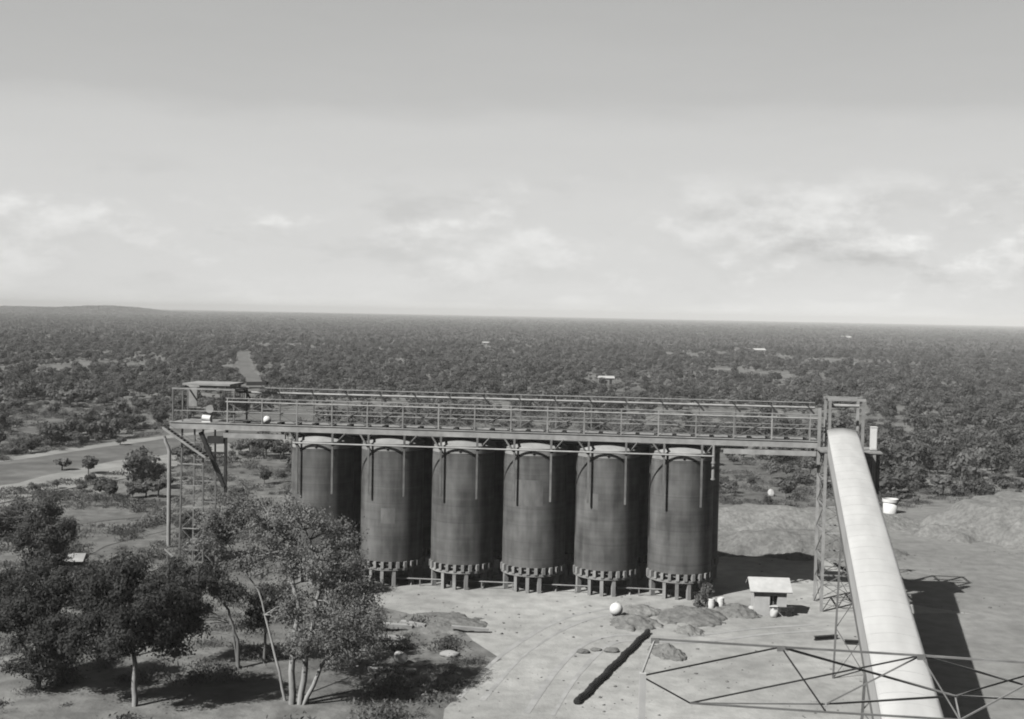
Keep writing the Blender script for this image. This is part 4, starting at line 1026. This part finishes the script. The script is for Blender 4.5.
for i in indiv:
    k = kind[i]; o = bush_obj(k)
    o.location = (nearx[i], neary[i], float(zg(nearx[i], neary[i]))); o.rotation_euler.z = rng.random() * 6.28
    s_ = scl[i]; o.scale = (s_ * (0.85 + 0.3 * rng.random()), s_ * (0.85 + 0.3 * rng.random()), s_ * (0.8 + 0.4 * rng.random()))
    u, v = pix(o.location)
    zone = 'in the scrub left of the silo row' if u < 300 else ('in the scrub seen over and beside the silo gallery' if u < 830 else 'in the scrub right of the white conveyor')
    tag(o, KN[k] + ' ' + zone, 'tree', KN[k] + 's ' + zone)

def scatter(name, px_, py_, pz_, scale, idx, sources):
    n = len(px_); me = bpy.data.meshes.new(name); me.vertices.add(n)
    me.vertices.foreach_set('co', np.stack([px_, py_, pz_], 1).astype(np.float32).ravel())
    a = me.attributes.new('s', 'FLOAT_VECTOR', 'POINT'); a.data.foreach_set('vector', scale.astype(np.float32).ravel())
    a = me.attributes.new('r', 'FLOAT', 'POINT'); a.data.foreach_set('value', (rng.random(n) * 6.283).astype(np.float32))
    a = me.attributes.new('k', 'INT', 'POINT'); a.data.foreach_set('value', idx.astype(np.int32))
    o = bpy.data.objects.new(name, me); C.objects.link(o); tag(o, kind='stuff')
    col = bpy.data.collections.new(name + '_sources')
    for m in sources: col.objects.link(bpy.data.objects.new('source', m))
    ng = bpy.data.node_groups.new(name, 'GeometryNodeTree')
    ng.interface.new_socket('Geometry', in_out='INPUT', socket_type='NodeSocketGeometry'); ng.interface.new_socket('Geometry', in_out='OUTPUT', socket_type='NodeSocketGeometry')
    N = ng.nodes; gi = N.new('NodeGroupInput'); go = N.new('NodeGroupOutput'); ip = N.new('GeometryNodeInstanceOnPoints'); ci = N.new('GeometryNodeCollectionInfo')
    m2p = N.new('GeometryNodeMeshToPoints')
    ci.inputs['Collection'].default_value = col; ci.inputs['Separate Children'].default_value = True; ci.inputs['Reset Children'].default_value = True
    ip.inputs['Pick Instance'].default_value = True
    def attr(nm, ty):
        q = N.new('GeometryNodeInputNamedAttribute'); q.data_type = ty; q.inputs['Name'].default_value = nm; return q.outputs['Attribute']
    cx_ = N.new('ShaderNodeCombineXYZ'); ng.links.new(attr('r', 'FLOAT'), cx_.inputs['Z'])
    er = N.new('FunctionNodeEulerToRotation'); ng.links.new(cx_.outputs[0], er.inputs[0])
    ng.links.new(gi.outputs[0], m2p.inputs[0]); ng.links.new(m2p.outputs[0], ip.inputs['Points']); ng.links.new(ci.outputs[0], ip.inputs['Instance'])
    ng.links.new(attr('k', 'INT'), ip.inputs['Instance Index']); ng.links.new(er.outputs[0], ip.inputs['Rotation']); ng.links.new(attr('s', 'FLOAT_VECTOR'), ip.inputs['Scale'])
    ng.links.new(ip.outputs[0], go.inputs[0])
    md = o.modifiers.new('scatter', 'NODES'); md.node_group = ng
    return o
ext = np.array(ext)
ex, ey = nearx[ext], neary[ext]
sc_ = scl[ext]; scatter('distant_scrub', ex, ey, zg(ex, ey), np.stack([sc_, sc_, sc_ * (0.8 + 0.4 * rng.random(len(ex)))], 1), kind[ext], [k[0] for k in KINDS])
s3 = 0.5 + 0.55 * rng.random(len(x3)); s4 = 2.2 + 1.8 * rng.random(len(x4))
fx, fy = np.concatenate([x3, x4]), np.concatenate([y3, y4])
fsx = np.concatenate([s3, s4]); fsz = np.concatenate([s3 * (0.8 + 0.4 * rng.random(len(s3))), 0.9 + 0.6 * rng.random(len(s4))])
scatter('far_woodland', fx, fy, zg(fx, fy), np.stack([fsx, fsx, fsz], 1), rng.integers(0, 4, len(fx)), FAR)

# low undergrowth and grass tufts
def tuft(seed, n, hgt, spread):
    r_ = np.random.default_rng(seed); c = np.stack([r_.normal(size=n) * spread, r_.normal(size=n) * spread, r_.random(n) * hgt], 1)
    me = leaf_mesh('tuft', c, 0.09, r_, [MT['grass']], 2.4, -0.6, 0.2); return me
TU = [tuft(1, 130, 0.25, 0.4), tuft(2, 220, 0.35, 0.6), tuft(3, 260, 0.6, 0.45)]
n = 9000
gy = np.sqrt(rng.random(n) * (330 ** 2 - 72 ** 2) + 72 ** 2); gx = (rng.random(n) * 2 - 1) * gy * 0.5
kp = ~inpoly(gx, gy, [(p.x, p.y) for p in YARD]) & ~inpoly(gx, gy, [(p.x, p.y) for p in BACK]) & (vnoise(gx, gy, 9, 31) + 0.5 * vnoise(gx, gy, 30, 32) > 0.62)
kp &= dseg(gx, gy, [(-92, 150), (-79, 195), (-67, 236), (-58, 300), (-40, 352)]) > 11.5
kp &= ~((gx > -32) & (gx < 24) & (gy > 110) & (gy < 138))
gx, gy = gx[kp], gy[kp]; gs = 0.6 + 1.3 * rng.random(len(gx)) ** 2
scatter('undergrowth', gx, gy, zg(gx, gy), np.stack([gs, gs, gs], 1), rng.integers(0, 3, len(gx)), TU)

def stone(seed):
    bm = bmesh.new(); bmesh.ops.create_icosphere(bm, subdivisions=1, radius=0.5); r_ = random.Random(seed)
    for v in bm.verts: v.co = Vector((v.co.x * r_.uniform(.7, 1.3), v.co.y * r_.uniform(.7, 1.3), v.co.z * r_.uniform(.4, .8)))
    me = bpy.data.meshes.new('stone'); bm.to_mesh(me); bm.free(); me.materials.append(MT['soil']); return me
n = 5200
gy = np.sqrt(rng.random(n) * (150 ** 2 - 70 ** 2) + 70 ** 2); gx = (rng.random(n) * 2 - 1) * gy * 0.55
kp = (inpoly(gx, gy, [(p.x, p.y) for p in YARD]) | inpoly(gx, gy, [(p.x, p.y) for p in BACK])) & (vnoise(gx, gy, 7, 51) + 0.35 * rng.random(n) > 0.58)
gx, gy = gx[kp], gy[kp]; gs = 0.07 + 0.30 * rng.random(len(gx)) ** 5
scatter('gravel', gx, gy, np.full(len(gx), 0.05), np.stack([gs, gs, gs], 1), rng.integers(0, 3, len(gx)), [stone(1), stone(2), stone(3)])

# ------------------------------------------------------------------ haze
HAZE = True
if HAZE:
    mb = MB(); mb.box(-12900, 12900, -600, 13200, -1.5, 60.0)
    m, t = nt('air'); o_ = node(t, 'ShaderNodeOutputMaterial'); v = node(t, 'ShaderNodeVolumePrincipled')
    v.inputs['Color'].default_value = (0.9, 0.9, 0.89, 1); v.inputs['Density'].default_value = 0.00017; v.inputs['Anisotropy'].default_value = -0.25
    t.links.new(v.outputs[0], o_.inputs['Volume'])
    tag(mb.build('haze', m), kind='stuff')
